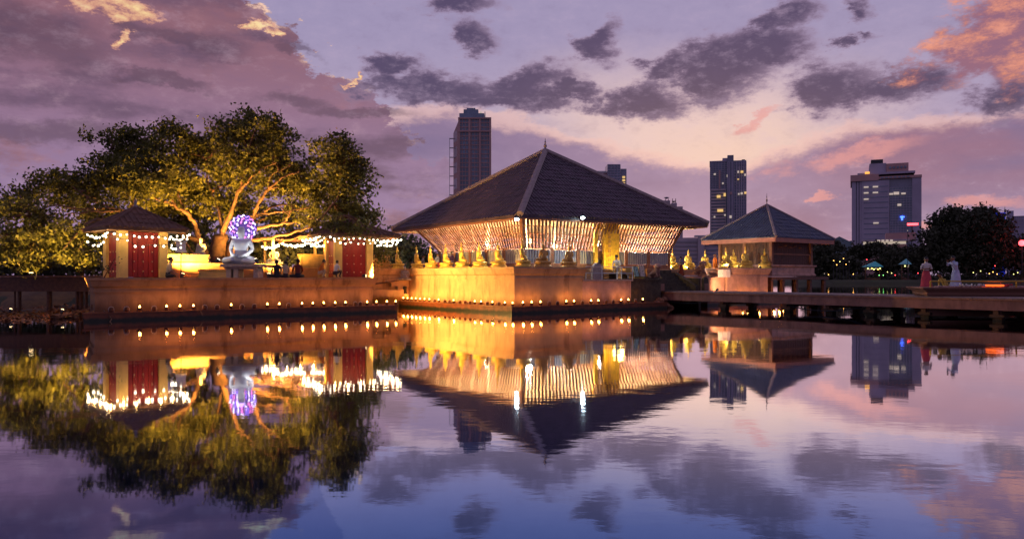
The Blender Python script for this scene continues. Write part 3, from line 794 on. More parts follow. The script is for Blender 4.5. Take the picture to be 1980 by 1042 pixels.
# ------------------------------------------------------------------ seated Buddha statues
def skin_mesh(name, verts, edges, radii, mats, regions=None, sub=1, rootv=0):
    """one continuous surface grown from a skeleton; regions: material index per edge"""
    me = bpy.data.meshes.new(name+'_sk'); me.from_pydata(verts, edges, []); o = bpy.data.objects.new(name+'_sk', me); LINK(o)
    sk = o.modifiers.new('s', 'SKIN'); sk.use_smooth_shade = True
    if not me.skin_vertices: me.skin_vertices.new()
    for i, r in enumerate(radii):
        r = r if hasattr(r, '__len__') else (r, r)
        me.skin_vertices[0].data[i].radius = r; me.skin_vertices[0].data[i].use_root = (i == rootv)
    sb = o.modifiers.new('u', 'SUBSURF'); sb.levels = sub; sb.render_levels = sub
    dg = bpy.context.evaluated_depsgraph_get(); ev = o.evaluated_get(dg)
    out = bpy.data.meshes.new_from_object(ev); out.name = name
    bpy.data.objects.remove(o)
    out.materials.clear()
    for m in mats: out.materials.append(m)
    if regions and len(mats) > 1:
        A = np.array([verts[e[0]] for e in edges], float); B = np.array([verts[e[1]] for e in edges], float)
        n = len(out.polygons); C = np.empty(n*3); out.polygons.foreach_get('center', C); C = C.reshape(-1, 3)
        AB = B-A; L2 = (AB**2).sum(1)+1e-9
        t = np.clip(((C[:, None]-A[None])*AB[None]).sum(2)/L2, 0, 1)
        D = np.linalg.norm(C[:, None]-(A[None]+t[..., None]*AB[None]), axis=2)
        rr = np.array([max(np.mean(radii[e[0]]), np.mean(radii[e[1]])) for e in edges]); D = D/rr
        idx = np.array(regions)[D.argmin(1)]
        out.polygons.foreach_set('material_index', idx.astype(np.int32))
    out.polygons.foreach_set('use_smooth', [True]*len(out.polygons)); out.update()
    return out
BV = [(0, 0, .08), (0, .01, .28), (0, .0, .47), (0, -.005, .60), (0, -.02, .70), (0, -.01, .80), (0, 0, .88),   # 0-6 spine, head, topknot
      (.19, 0, .55), (.26, .02, .34), (.14, -.17, .20), (.02, -.22, .17), (-.19, 0, .55), (-.26, .02, .34), (-.14, -.17, .20), (-.02, -.225, .19),
      (.15, -.02, .09), (.38, -.15, .07), (.08, -.25, .07), (-.15, -.02, .09), (-.38, -.15, .07), (-.08, -.27, .10), (0, -.105, .735)]
BE = [(0, 1), (1, 2), (2, 3), (3, 4), (4, 5), (5, 6), (2, 7), (7, 8), (8, 9), (9, 10), (2, 11), (11, 12), (12, 13), (13, 14), (0, 15), (15, 16), (16, 17), (0, 18), (18, 19), (19, 20), (4, 21)]
BRD = [.16, .12, (.165, .12), .055, .085, .088, .05, .07, .05, .04, .035, .07, .05, .04, .035, .11, .085, .05, .11, .085, .05, .014]
def buddha(name, label, m, loc, rz, scale=1.0, pedestal=True, group=None, pm=None, flame=True):
    t = thing(name, label, 'statue', loc, rz, group)
    h = .0
    if pedestal:
        part('pedestal', MB().lathe([(.50, 0), (.52, .04), (.48, .09), (.42, .12), (.42, .17), (.47, .20), (.50, .25), (.46, .31), (.40, .32)], (0, -.06, 0), 18, 1.0, .78), pm or m, t, smooth=False)
        h = .31
    b = part('figure', skin_mesh('figure', BV, BE, BRD, [m]), None, t); b.location = (0, 0, h)
    if flame: 
        f = part('flame_finial', MB().lathe([(.045, 0), (.055, .03), (.03, .08), (.012, .15), (.002, .2)], (0, 0, .90+h), 8), m, t, smooth=True)
    t.scale = (scale,)*3
    return t
fig_cache = {}
def add_statue(u, p=None, q=None, z=2.325, rz=0, m=None, scale=1.0, label='', group='gilded Buddha statues round the platforms', proto=None):
    if p is None: p = p_at(u, q)
    elif q is None: q = q_at(u, p)
    loc = PQ(p, q, z)
    key = m.name
    if key not in fig_cache:
        fig_cache[key] = buddha('buddha_statue', label, m, loc, rz, scale, True, group); return fig_cache[key]
    o = copy_tree(fig_cache[key]); o.location = loc; o.rotation_euler = (0, 0, rz); o.scale = (scale,)*3; o['label'] = label; o['group'] = group
    return o
IN = YAWB + R(78)      # facing inward along b (local -Y turned towards +b)
left_us = [805, 832, 861, 892, 926, 962]
lab = ['%s golden seated Buddha from the left end of the main platform wall' % x for x in ORD[:6]]
for i, u in enumerate(left_us):
    add_statue(u, q=1.02, rz=IN, m=M_gold, label=lab[i], scale=1.02)
add_statue(996, p=.95, q=1.35, rz=IN-R(30), m=M_gold, label='golden seated Buddha on the front corner of the main platform wall', scale=1.05)
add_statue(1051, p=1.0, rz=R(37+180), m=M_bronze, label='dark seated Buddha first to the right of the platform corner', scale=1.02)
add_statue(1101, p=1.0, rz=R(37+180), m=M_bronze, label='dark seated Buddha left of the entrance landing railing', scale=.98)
add_statue(768, p=11.9, rz=IN, m=M_gold, label='golden seated Buddha on the back wall just left of the main platform', scale=1.0)
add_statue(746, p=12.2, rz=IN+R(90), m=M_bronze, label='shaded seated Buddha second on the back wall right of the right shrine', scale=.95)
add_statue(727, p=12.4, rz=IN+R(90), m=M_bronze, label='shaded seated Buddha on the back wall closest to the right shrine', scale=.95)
FC = YAWB - R(18)
for u, l in ((1300, 'bright golden Buddha beside the right end of the slatted screen'), (1331, 'bright golden Buddha in the middle above the white parapet'), (1363, 'bright golden Buddha directly left of the monk in orange')):
    add_statue(u, p=4.75, rz=FC, m=M_gold, label=l, scale=1.0)
for u, p, l, s in ((1403, 2.6, 'golden Buddha at the left end of the orange-lit platform', 1.0), (1418, 4.4, 'golden Buddha set back against the small pavilion wall', 1.0), (1441, 2.5, 'golden Buddha in the middle of the orange-lit platform', 1.1), (1478, 2.6, 'golden Buddha in front of the small pavilion corner post', 1.02)):
    add_statue(u, p=p, z=2.43, rz=FC, m=M_gold, label=l, scale=s)
# statue lights on the right: small ground spots aimed up at the gold figures
def uplight(loc, aim, power, col, label, spot=80, s=.07):
    t = thing('ground_spotlight', label, 'spotlight', loc)
    a = Vector(aim).normalized()
    part('housing', MB().tube([a*-s, a*s], [s*.8, s], 8), M_metal, t); part('lens', MB().tube([a*(s+.002), a*(s+.02)], s*.85, 8), M_lampw, t)
    light('SPOT', a*(s+.06), power, col, t, .04, a, spot)
    return t
for u, pw in ((1300, 120), (1331, 120), (1363, 130)):
    c = PQ(4.42, q_at(u, 4.42), 2.40); uplight(c, (Av*.75+Vector((0, 0, .5))), pw, (1, .85, .5), 'small ground spotlight at the foot of the %s gold Buddha above the white parapet' % {1300: 'left', 1331: 'middle', 1363: 'right'}[u], 90)
for u, pw in ((1410, 170), (1428, 150), (1470, 200)):
    c = PQ(2.05, q_at(u, 2.05), 2.5); uplight(c, (Av*.75+Vector((0, 0, .5))), pw, (1, .80, .42), 'small ground spotlight %s on the orange-lit platform' % {1410: 'near the left end', 1428: 'left of the middle', 1470: 'near the right end'}[u], 90)

uplight(PQ(.55, 16.5, 1.02), (BX*.9+AX*.15, BY*.9+AY*.15, .12), 750, (1, .48, .22), 'small floodlight on the jetty washing the wall right of the stairs', 100, .08)
# big white Buddha with halo on the left platform
YB = 35.4
zb = 1.80
BT = thing('stone_altar', 'brown stone altar table carrying the big white Buddha', 'altar', W(472, 0, YB)); BT.location.z = 1.775
c = BT.location
part('table_top', MB().box(c.x-.95, c.x+.88, YB-.5, YB+.6, 2.28, 2.42), M_paleston, BT, True)
part('skirt', MB().box(c.x-.80, c.x+.74, YB-.38, YB+.5, 2.18, 2.279), M_paleston, BT, True)
for x in (-.72, -.38, .55): part('leg', MB().box(c.x+x, c.x+x+.22, YB-.34, YB+.4, 1.78, 2.179), M_paleston, BT, True)
BRD_keep = list(BRD); BRD[4] = .098; BRD[5] = .100; BRD[6] = .06; BRD[3] = .062
bb = buddha('white_buddha', 'large white marble seated Buddha with a glowing purple halo on a stone altar', M_marble, (W(467, 0, YB).x, YB, 2.42), 0, 2.02, False, flame=False)
BRD[:] = BRD_keep
HL = thing('halo_light', 'round halo of violet and white lights behind the white Buddha head', 'light', (W(464, 0, YB).x, YB+.34, W(0, 441, YB).z))
M_hd = mat('halo_disc', (.06, .03, .16), .5, var=.3, emit=(.14, .08, .32), es=.6)
M_hv = mat('halo_violet', (.3, .2, .9), .5, var=0, emit=(.42, .22, 1), es=2.4); M_hw = mat('halo_white', (1, 1, 1), .5, var=0, emit=(.95, .85, 1), es=3); M_hr = mat('halo_pink', (1, .3, .6), .5, var=0, emit=(1, .22, .55), es=2.5)
dsk = MB().tube([(0, .03, 0), (0, .06, 0)], .66, 28); part('disc', dsk, M_hd, HL)
k = 0
for ring, n in ((.60, 16), (.46, 13), (.31, 9)):
    for i in range(n):
        a0 = 2*math.pi*i/n + ring*3
        pts = []
        for s in range(5):
            a = a0 + s*.085; r = ring + .06*math.sin(s*1.6)
            pts.append((r*math.cos(a), 0, r*math.sin(a)))
        part('light_swirl', MB().tube(pts, [.008, .018, .024, .018, .008], 5), (M_hv, M_hw, M_hr, M_hw, M_hv, M_hw, M_hr)[k % 7], HL); k += 1
light('POINT', (0, -.3, 0), 6, (.5, .3, 1), HL, .2)
for x, l in ((-.9, 'white spotlight at the left knee of the big white Buddha'), (.93, 'white spotlight at the right knee of the big white Buddha')):
    t = uplight((bb.location.x+x*1.0, YB-.62, 2.55), (-x*.80, .50, 1.25), 34, (.95, .97, 1), l, 110, .09)
    [c for c in t.children if c.name.startswith('lens')][0].data.materials[0] = M_bulb

# ------------------------------------------------------------------ the great fig tree
TREE_Y = 42.0
def leaf_cloud(blob_list, per_area, size, Ydepth, seed=1, cluster=22, spread=.42):
    """leaves gathered in sprays spread through each clump's volume; returns a joined mesh builder arrays"""
    g = np.random.default_rng(seed); V = []; 
    for (u, v, ru, rv, Y) in blob_list:
        c = W(u, v, Y); rx = ru*Y/FPX; rz = rv*Y/FPX; ry = max(rx*.8, Ydepth*.5)
        ncl = int(per_area*(rx*rz*math.pi)*(.5+.5*ry)/ (cluster) )
        d = g.normal(size=(ncl, 3)); d /= np.linalg.norm(d, axis=1)[:, None]
        r = g.random(ncl)**.45
        cc = np.array(c)[None] + d*r[:, None]*np.array([rx, ry, rz])[None]
        # some clumps drop out to leave gaps
        ph = np.sin(cc[:, 0]*1.7+seed)*np.sin(cc[:, 2]*2.1+1.3)*np.sin(cc[:, 1]*1.3)
        cc = cc[(ph > -.42)]
        n = len(cc)*cluster
        off = g.normal(size=(n, 3))*spread*np.array([1, 1, .62])
        V.append(np.repeat(cc, cluster, 0)+off)
    P_ = np.concatenate(V); n = len(P_)
    a = g.normal(size=(n, 3)); a[:, 2] -= .45; a /= np.linalg.norm(a, axis=1)[:, None]
    b = g.normal(size=(n, 3)); b -= a*(a*b).sum(1)[:, None]; b /= np.linalg.norm(b, axis=1)[:, None]
    c_ = np.cross(a, b)
    s = size*g.uniform(.7, 1.3, (n, 1))
    v0 = P_ - a*s*.6; v1 = P_ + b*s*.38 + c_*s*.08; v2 = P_ + a*s*.75; v3 = P_ - b*s*.38 + c_*s*.08
    return np.stack([v0, v1, v2, v3], 1).reshape(-1, 3), n
def leaves_obj(name, verts, n, m, root, kind='stuff'):
    me = bpy.data.meshes.new(name); verts = verts - np.array(root.location)[None]
    me.vertices.add(n*4); me.vertices.foreach_set('co', verts.astype(np.float32).ravel())
    me.loops.add(n*4); me.loops.foreach_set('vertex_index', np.arange(n*4, dtype=np.int32))
    me.polygons.add(n); me.polygons.foreach_set('loop_start', np.arange(0, n*4, 4, dtype=np.int32))
    me.update(); me.validate(); me.materials.append(m)
    o = bpy.data.objects.new(name, me); LINK(o); o.parent = root
    if kind: o['kind'] = kind
    return o
tb = W(425, 0, TREE_Y); FT = thing('fig_tree', 'huge spreading fig tree lit orange from below, towering over the left platform', 'tree', (tb.x, TREE_Y, 1.77))
crown = [(55, 440, 75, 60, 38), (20, 395, 40, 35, 40), (110, 365, 75, 45, 41), (120, 470, 70, 42, 36), (195, 420, 60, 50, 40), (210, 345, 80, 50, 42),
         (255, 285, 65, 42, 43), (330, 285, 60, 46, 42), (300, 350, 100, 60, 41), (400, 300, 50, 40, 43), (455, 270, 60, 48, 42), (520, 262, 55, 42, 41), (500, 320, 95, 60, 42),
         (400, 380, 80, 55, 43), (570, 345, 60, 50, 42), (650, 310, 58, 46, 41), (680, 355, 50, 60, 41.5), (690, 415, 42, 42, 42), (625, 395, 70, 45, 43),
         (560, 420, 60, 32, 45), (370, 440, 50, 34, 45), (640, 436, 80, 18, 39.4), (690, 445, 40, 14, 38.7), (25, 490, 40, 34, 37), (155, 495, 26, 20, 35.5), (60, 505, 22, 18, 36.5), (735, 485, 26, 22, 44), (485, 228, 26, 20, 42), (245, 255, 18, 12, 42), (205, 270, 30, 12, 42), (660, 275, 20, 16, 41), (340, 250, 22, 14, 42),
         (475, 405, 40, 26, 45), (320, 405, 50, 30, 44)]
lv, ln = leaf_cloud(crown, 300, .155, 3.2, 3, 34, .26)
leaves_obj('crown', lv, ln, M_leaf, FT)
print('leaves', ln)
def limb(name, pts, r0, r1, root=FT, m=M_bark):
    P_ = []
    W_ = [W(u, v, Y) for u, v, Y in pts]
    # Catmull-Rom smoothing
    for i in range(len(W_)-1):
        a = W_[max(i-1, 0)]; b = W_[i]; c = W_[i+1]; d = W_[min(i+2, len(W_)-1)]
        for k in range(5):
            t_ = k/5
            P_.append(.5*((2*b) + (c-a)*t_ + (2*a-5*b+4*c-d)*t_*t_ + (3*b-a-3*c+d)*t_**3))
    P_.append(W_[-1]); n = len(P_)
    P_ = [p + Vector((random.uniform(-1, 1), random.uniform(-1, 1), random.uniform(-1, 1)))*.05*(i > 0) for i, p in enumerate(P_)]
    rad = [(r0 + (r1-r0)*(i/(n-1))**.6)*(.52 if name == 'branch' else .75)*random.uniform(.9, 1.12) for i in range(n)]
    part(name, MB().tube(P_, rad, 8), m, root, True, True)
    return P_
limb('trunk', [(425, 540, 42), (420, 490, 42), (428, 455, 42)], .8, .5)
limb('trunk', [(452, 540, 42.5), (448, 490, 42.3), (470, 450, 42)], .7, .42)
limb('trunk', [(405, 540, 41.6), (398, 500, 41.8), (385, 462, 42)], .55, .38)
B_ = []
for pts, r0, r1 in (
    ([(385, 465, 42), (378, 440, 41.6), (362, 412, 41), (335, 395, 40.5), (325, 360, 40.5), (322, 320, 40.6)], .36, .08),
    ([(362, 412, 41), (345, 380, 41), (350, 350, 41), (355, 315, 41)], .2, .05),
    ([(335, 395, 40.5), (305, 385, 40), (280, 365, 40)], .16, .05),
    ([(428, 458, 42), (440, 425, 41.5), (458, 380, 41), (470, 345, 40.8), (475, 310, 40.6)], .36, .08),
    ([(463, 370, 41), (485, 345, 40.5), (510, 325, 40.3), (535, 315, 40.2)], .2, .05),
    ([(430, 455, 42), (425, 410, 42), (405, 360, 42), (400, 310, 42)], .25, .06),
    ([(470, 452, 42), (488, 425, 41.4), (500, 395, 41), (520, 365, 40.8), (545, 345, 40.6), (580, 330, 40.5)], .34, .06),
    ([(520, 365, 40.8), (525, 340, 40.8), (560, 322, 40.6)], .16, .05),
    ([(470, 455, 42), (505, 440, 40.8), (545, 432, 40.4), (560, 415, 40.2), (565, 395, 40.2)], .28, .06),
    ([(545, 432, 40.4), (575, 428, 40.2), (610, 420, 40.2)], .15, .06),
    ([(560, 418, 40.2), (545, 402, 40.2), (538, 392, 40.2)], .08, .03),
    ([(475, 465, 42), (520, 460, 40.8), (560, 452, 40.5), (600, 440, 40.4), (650, 425, 40.4)], .26, .07),
    ([(480, 420, 41.6), (520, 412, 40.8), (560, 408, 40.6), (600, 400, 40.6)], .2, .05),
    ([(540, 470, 40.8), (575, 458, 40.4), (600, 455, 40.4)], .12, .05),
    ([(390, 470, 42), (350, 450, 41), (300, 425, 40.5), (250, 410, 39.6), (210, 402, 39), (160, 405, 38.5), (100, 398, 38), (60, 418, 38)], .3, .06),
    ([(210, 402, 39), (190, 392, 39), (165, 380, 39), (140, 360, 39)], .12, .04),
    ([(240, 408, 39.5), (200, 410, 38.6), (150, 412, 38), (100, 425, 37.5), (60, 450, 37.5)], .13, .04),
    ([(205, 425, 38), (180, 400, 38.4), (165, 385, 38.4)], .07, .03),
    ([(180, 345, 42), (192, 320, 42), (205, 295, 42), (222, 290, 42)], .08, .03),
    ([(600, 440, 40.4), (640, 400, 40.6), (660, 360, 40.8), (668, 320, 41)], .18, .05),
    ([(385, 500, 41.6), (360, 470, 41.2), (355, 458, 41), (335, 470, 40.8)], .14, .05),
    ([(250, 410, 39.6), (265, 370, 40.5), (270, 330, 41.5), (262, 290, 42)], .2, .05)):
    B_.append(limb('branch', pts, r0, r1))
# thinner limbs that reach out into each clump
tips = [p for b in B_ for p in b]
for (u, v, ru, rv, Y) in crown[:26]:
    c = W(u, v, Y)
    for k in range(3):
        tgt = c + Vector((random.uniform(-.7, .7)*ru*Y/FPX, random.uniform(-1, 1), random.uniform(-.2, .7)*rv*Y/FPX))
        s = min(tips, key=lambda p: (p-tgt).length); L = (tgt-s).length
        if L < .6: continue
        mid = s.lerp(tgt, .5) + Vector((random.uniform(-.1, .1), random.uniform(-.1, .1), .12))*L
        part('branch', MB().tube([s, s.lerp(mid, .5)+Vector((0, 0, .04*L)), mid, mid.lerp(tgt, .5)+Vector((0, 0, .03*L)), tgt], [.075, .065, .05, .035, .015], 5), M_bark, FT, True, True)
# floodlights at the foot of the tree
OR = (1, .50, .09)
def ground_flood(u, Y, aim, power, label, z=1.85, spot=140, col=OR, s=.12):
    t = uplight(Vector((W(u, 0, Y).x, Y, z)), aim, power, col, label, spot, s); t.name = 'tree_floodlight'; t['category'] = 'floodlight'; return t
ground_flood(352, 38.2, (.1, .4, 1), 5200, 'orange floodlight on the left platform aimed up at the left limbs of the tree')
ground_flood(520, 39.4, (-.1, .35, 1), 5600, 'orange floodlight aimed up at the tree right of the white Buddha')
ground_flood(600, 42.2, (.3, -.1, 1), 3600, 'orange floodlight behind the seated visitors aimed at the right crown')
ground_flood(120, 33.0, (-.1, .62, 1), 3600, 'orange floodlight among the shore rocks aimed up into the hanging leaves', z=.3, spot=64, col=(1, .56, .12), s=.07)
ground_flood(20, 33.6, (-.1, .62, 1), 2400, 'orange floodlight at the far left of the shore aimed up at the leaves', z=.3, spot=64, col=(1, .56, .12), s=.07)
ground_flood(60, 38.9, (0, .1, 1), 2000, 'orange floodlight near the left end of the walkway', z=1.9)
# floodlight that washes the golden wall from the left platform corner
t = ground_flood(733, PQ(6.6, -4.75).y, (BX*.95-AX*.22, BY*.95-AY*.22, -.02), 4600, 'orange floodlight on the right corner of the left platform facing the golden wall', z=2.0, spot=135, col=(1, .53, .13), s=.09)
t.location = PQ(6.6, -4.72, 1.88)

# ------------------------------------------------------------------ things on the left platform behind the edge
def bx(name, label, cat, x, y, hx, hy, z0, z1, m, trim=None, rz=R(30)):
    t = thing(name, label, cat, (x, y, z0), rz)
    part('body', MB().loft([(-hx, -hy), (hx, -hy), (hx, hy), (-hx, hy)], [(.04, 0), (.04, .08), (0, .1), (0, z1-z0-.12), (.06, z1-z0-.06), (.06, z1-z0)]), m, t)
    return t
def at(u, Y): return W(u, 0, Y).x
M_ywall = mat('yellow_wall', (.34, .22, .08), .8, var=.3, scale=2.5, stain=(.16, .08, .03), stainamt=.7)
bx('altar_wall', 'pale yellow altar wall just right of the left shrine', 'wall', at(352, 39.6), 39.6, 1.25, .25, 1.77, 3.0, M_ywall)
bx('altar_wall', 'long low orange-lit wall behind the white Buddha', 'wall', at(430, 40.6), 40.6, 3.0, .3, 1.77, 2.55, M_plaster)
bx('altar_wall', 'cream wall between the seated visitors and the right shrine', 'wall', at(612, 42.6), 42.6, .95, .3, 1.77, 3.1, M_ywall)
bx('offering_table', 'low yellow offering table left of the stone altar', 'table', at(412, 38), 38.2, .7, .3, 1.77, 2.2, M_cream)
bx('tree_terrace', 'raised stone terrace wall round the foot of the fig tree', 'wall', at(440, 41.6), 41.8, 4.6, 1.5, 1.77, 2.35, M_plaster, rz=R(22))
# small white figures under the tree
M_palem = mat('aged_white_marble', (.62, .56, .44), .6, var=.2)
o = buddha('small_white_buddha', 'small white seated Buddha left of the big one, on the low wall', M_palem, (at(392, 40.6), 40.4, 2.56), R(-20), 1.15, True, flame=False)
o = buddha('small_white_buddha', 'small pale seated figure on the terrace right of the big white Buddha', M_palem, (at(530, 43), 43, 2.36), R(10), 1.0, True, flame=False)
# open shelter with bulbs between Buddha and right shrine
t = thing('roofed_shelter', 'small open shelter with low brown roof and strung bulbs behind the visitors', 'shelter', (at(570, 44.5), 44.5, 1.77), R(30))
for sx in (-1, 1):
    for sy in (-1, 1): part('post', MB().box(sx*1.5-.07, sx*1.5+.07, sy*1.1-.07, sy*1.1+.07, 0, 2.15), M_cream, t)
r = MB(); e, h = 2.0, 1.6; c4 = [(-e, -h, 2.16), (e, -h, 2.16), (e, h, 2.16), (-e, h, 2.16)]; ap = (0, 0, 2.75)
r.v = c4+[ap]; r.f = [(0, 1, 4), (1, 2, 4), (2, 3, 4), (3, 0, 4), (3, 2, 1, 0)]; part('roof', r, M_rooftile3, t)
tl = MB()
for i in range(4): slope_tiles(tl, c4[i], c4[(i+1) % 4], ap, .24, .4, .045)
part('roof_tiles', tl, M_rooftile3, t, kind='stuff')
for k in range(5): light('POINT', (-1.5+.75*k, -1.3, 1.85), 60, (1, .60, .2), t, .04)
string_lights('string of white bulbs on the low shelter between the white Buddha and the right shrine', [W(507, 478, 42.6), W(545, 470, 42.4), W(592, 474, 42.4)], 19, .12, .07)
string_lights('short string of white bulbs just left of the right shrine door', [W(601, 474, 42), W(640, 472, 42)], 11, .1, .06)
t = bx('notice_board', 'small white illuminated board on a post right of the left shrine', 'sign', at(350, 37.6), 37.6, .22, .03, 3.05, 3.62, M_white, rz=R(25))
part('post', MB().tube([(0, 0, -1.3), (0, 0, .05)], .03, 6), M_metal, t)
for u, v, l in ((318, 444, 'left'), (330, 466, 'middle'), (362, 455, 'right')):
    pass

# ------------------------------------------------------------------ people
SK_R = dict()
def hand(V, E, Rr, Rg, w, d, side, mi):
    """palm plus five separate bent fingers rooted in the palm; w wrist index, d pointing direction"""
    wv = Vector(V[w]); d = Vector(d).normalized(); sd = d.cross(Vector((0, 0, 1)))
    if sd.length < .2: sd = Vector((0, 1, 0))
    sd.normalize(); nrm = sd.cross(d)
    p = wv + d*.07; V.append(tuple(p)); Rr.append((.036, .018)); E.append((w, len(V)-1)); Rg.append(mi); pi_ = len(V)-1
    for k, (off, L) in enumerate(((-.028, .060), (-.010, .072), (.010, .068), (.027, .054))):
        a = p + d*.035 + sd*off; b = a + d*L*.5 - nrm*.008; c = b + d*L*.4 - nrm*.022
        i0 = len(V); V += [tuple(a), tuple(b), tuple(c)]; Rr += [.0095, .009, .007]; E += [(pi_, i0), (i0, i0+1), (i0+1, i0+2)]; Rg += [mi]*3
    a = p - d*.02 + sd*side*.045; b = a + d*.035 + sd*side*.015; i0 = len(V)
    V += [tuple(a), tuple(b)]; Rr += [.012, .009]; E += [(pi_, i0), (i0, i0+1)]; Rg += [mi]*2
def person(label, loc, rz, pose='stand', top=C_white, bottom=C_dark, hair=M_hair, hscale=1.0, skirt=None, lean=0.0, long_sleeve=False, bun=False, arms='down', robe=None, group=None, headturn=0):
    SK, TP, BT_ = 0, 1, 2
    V = []; E = []; Rr = []; Rg = []
    def add(p, r): V.append(p); Rr.append(r); return len(V)-1
    def ed(a, b, g): E.append((a, b)); Rg.append(g)
    z0 = .93 if pose == 'stand' else (.13 if pose in ('sit', 'cross') else .30)
    ly = -lean
    pel = add((0, 0, z0), (.15, .115)); wa = add((0, ly*.15, z0+.15), (.13, .095)); ch = add((0, ly*.45, z0+.33), (.165, .11)); nb = add((0, ly*.75, z0+.50), (.07, .06))
    nk = add((0, ly*.85-.01, z0+.55), (.05, .05)); hd = add((0, ly*.95-.02, z0+.625), (.072, .085)); ht = add((0, ly*1.0-.01, z0+.70), (.078, .088)); 
    nose = add((headturn*.03, ly*.98-.115, z0+.645), .013); ch_in = add((0, ly*.95-.07, z0+.60), .028)
    ed(pel, wa, BT_); ed(wa, ch, TP); ed(ch, nb, TP); ed(nb, nk, SK); ed(nk, hd, SK); ed(hd, ht, SK); ed(hd, nose, SK); ed(hd, ch_in, SK)
    for s in (-1, 1):
        ear = add((s*.085, ly*.96, z0+.655), .014); ed(hd, ear, SK)
        sh = add((s*.17, ly*.72, z0+.455), .058)
        if arms == 'down': el, wr, dd = (s*.225, ly*.5+.03, z0+.20), (s*.22, ly*.4-.08, z0-.03), (0, -.25, -1)
        elif arms == 'fold': el, wr, dd = (s*.23, ly*.5+.0, z0+.21), (s*.06, ly*.5-.24, z0+.24), (-s*.9, -.3, .1)
        elif arms == 'up': el, wr, dd = (s*.24, ly*.5-.16, z0+.30), (s*.11, ly*.5-.34, z0+.46), (-s*.3, -.3, .9)
        else: el, wr, dd = (s*.23, ly*.5-.05, z0+.20), (s*.17, -.30, z0+.06), (-s*.2, -.9, -.3)       # on the knees
        e_ = add(el, .043); w_ = add(wr, .03); ed(ch, sh, TP); ed(sh, e_, TP); ed(e_, w_, TP if long_sleeve else SK)
        hand(V, E, Rr, Rg, w_, dd, s, SK)
        hp = add((s*.09, 0, z0-.05), .095)
        if pose == 'stand': kn, an, to = (s*.10, -.015, .49), (s*.105, .02, .085), (s*.12, -.15, .035)
        elif pose == 'sit': kn, an, to = (s*.12, -.44, z0-.02), (s*.12, -.46, z0-.42), (s*.13, -.60, z0-.50)
        elif pose == 'cross': kn, an, to = (s*.34, -.24, .09), (-s*.04, -.34, .06), (-s*.14, -.38, .05)
        else: kn, an, to = (s*.17, -.36, .46), (s*.15, -.22, .08), (s*.15, -.36, .035)
        k_ = add(kn, .066); a_ = add(an, .043); t_ = add(to, .035)
        ed(pel, hp, BT_); ed(hp, k_, BT_); ed(k_, a_, BT_ if pose != 'stand' or not skirt else SK); ed(a_, t_, SK)
    t = thing('person', label, 'person', loc, rz, group); t.scale = (hscale,)*3
    part('body', skin_mesh('body', V, E, Rr, [M_skin, top, bottom], Rg), None, t)
    hz = z0+.69; hy = ly*1.0+.012
    hm = MB().lathe([(.06, -.09), (.092, -.05), (.097, .0), (.088, .05), (.05, .085), (.002, .098)], (0, hy+.012, hz), 12, .93, 1.0)
    if bun: hm.ball((0, hy+.11, hz-.01), .045, 8, 5)
    part('hair', hm, hair, t, smooth=True)
    for s in (-1, 1): part('eye', MB().ball((s*.03, ly*.97-.098, z0+.672), .010, 6, 4), C_dark, t)
    if skirt:
        if pose == 'stand': part('skirt', MB().lathe([(.30, .10), (.29, .2), (.235, .5), (.20, .80), (.165, .95), (.15, 1.03)], (0, 0, 0), 18, 1, .8), skirt, t, smooth=True)
        else: part('skirt', MB().lathe([(.36, .0), (.37, .06), (.30, .16), (.18, .24), (.14, .30)], (0, -.1, 0), 16, 1, 1.05), skirt, t, smooth=True)
    if robe:
        zz = z0-.93 if pose == 'stand' else 0
        if pose == 'stand': part('robe', MB().lathe([(.27, .12), (.26, .4), (.23, .8), (.215, 1.0), (.20, 1.2), (.20, 1.32), (.12, 1.42), (.07, 1.45)], (0, 0, 0), 16, 1, .78), robe, t, smooth=True)
    return t
def seat_at(u, p=6.0, dz=0): q = q_at(u, p); return PQ(p, q, 1.775+dz)
FB = YAWB            # faces the lake (out from the wall)
person('person sitting sideways on the wall beside the left shrine, white top and dark hair', seat_at(324, 6.3), FB+R(70), 'cross', C_cream, C_dark, hscale=1.02, lean=.14, arms='knee', bun=True)
person('person in dark clothes seated with back to the lake, nearest the stone altar', seat_at(535, 6.3), FB+R(175), 'cross', C_dark, C_dark, hscale=.95, long_sleeve=True, arms='knee', bun=True)
person('person in a pale shirt seated between two darker dressed visitors', seat_at(552, 6.2), FB+R(190), 'cross', C_cream, C_dark, hscale=.92, arms='knee')
person('person in a maroon shirt seated on the wall edge, rightmost of the three backs', seat_at(576, 6.2), FB+R(170), 'cross', C_red, C_dark, hscale=1.02, arms='knee')
person('person in orange and cream bending over offerings near the cream wall', seat_at(617, 6.5), FB+R(60), 'squat', C_orange, C_cream, hscale=.85, lean=.3, arms='knee', headturn=1)
person('person with dark hair in a white shirt crouching by the right shrine corner', seat_at(648, 6.1), FB+R(110), 'squat', C_white, C_dark, hscale=.82, lean=.2, arms='knee')
person('person in grey walking behind the first golden Buddhas', PQ(13.0, q_at(818, 13.0), 2.33-.75), FB+R(40), 'stand', C_grey, C_blue, hscale=.98, skirt=C_violet)
person('child in a pale shirt behind the second and third golden Buddhas', PQ(11.5, q_at(846, 11.5), 2.33-.55), FB+R(20), 'stand', C_blue, C_pink, hscale=.9, skirt=C_pink)
person('visitor in violet behind the third golden Buddha', PQ(10.2, q_at(874, 10.2), 2.33-.5), FB+R(20), 'stand', C_violet, C_white, hscale=.92, skirt=C_grey)
person('person in white leaning forward at the table by the gilded doorway', PQ(2.9, q_at(1194, 2.9), 2.0), FB-R(60), 'squat', C_white, C_cream, hscale=1.05, lean=.25, arms='knee')
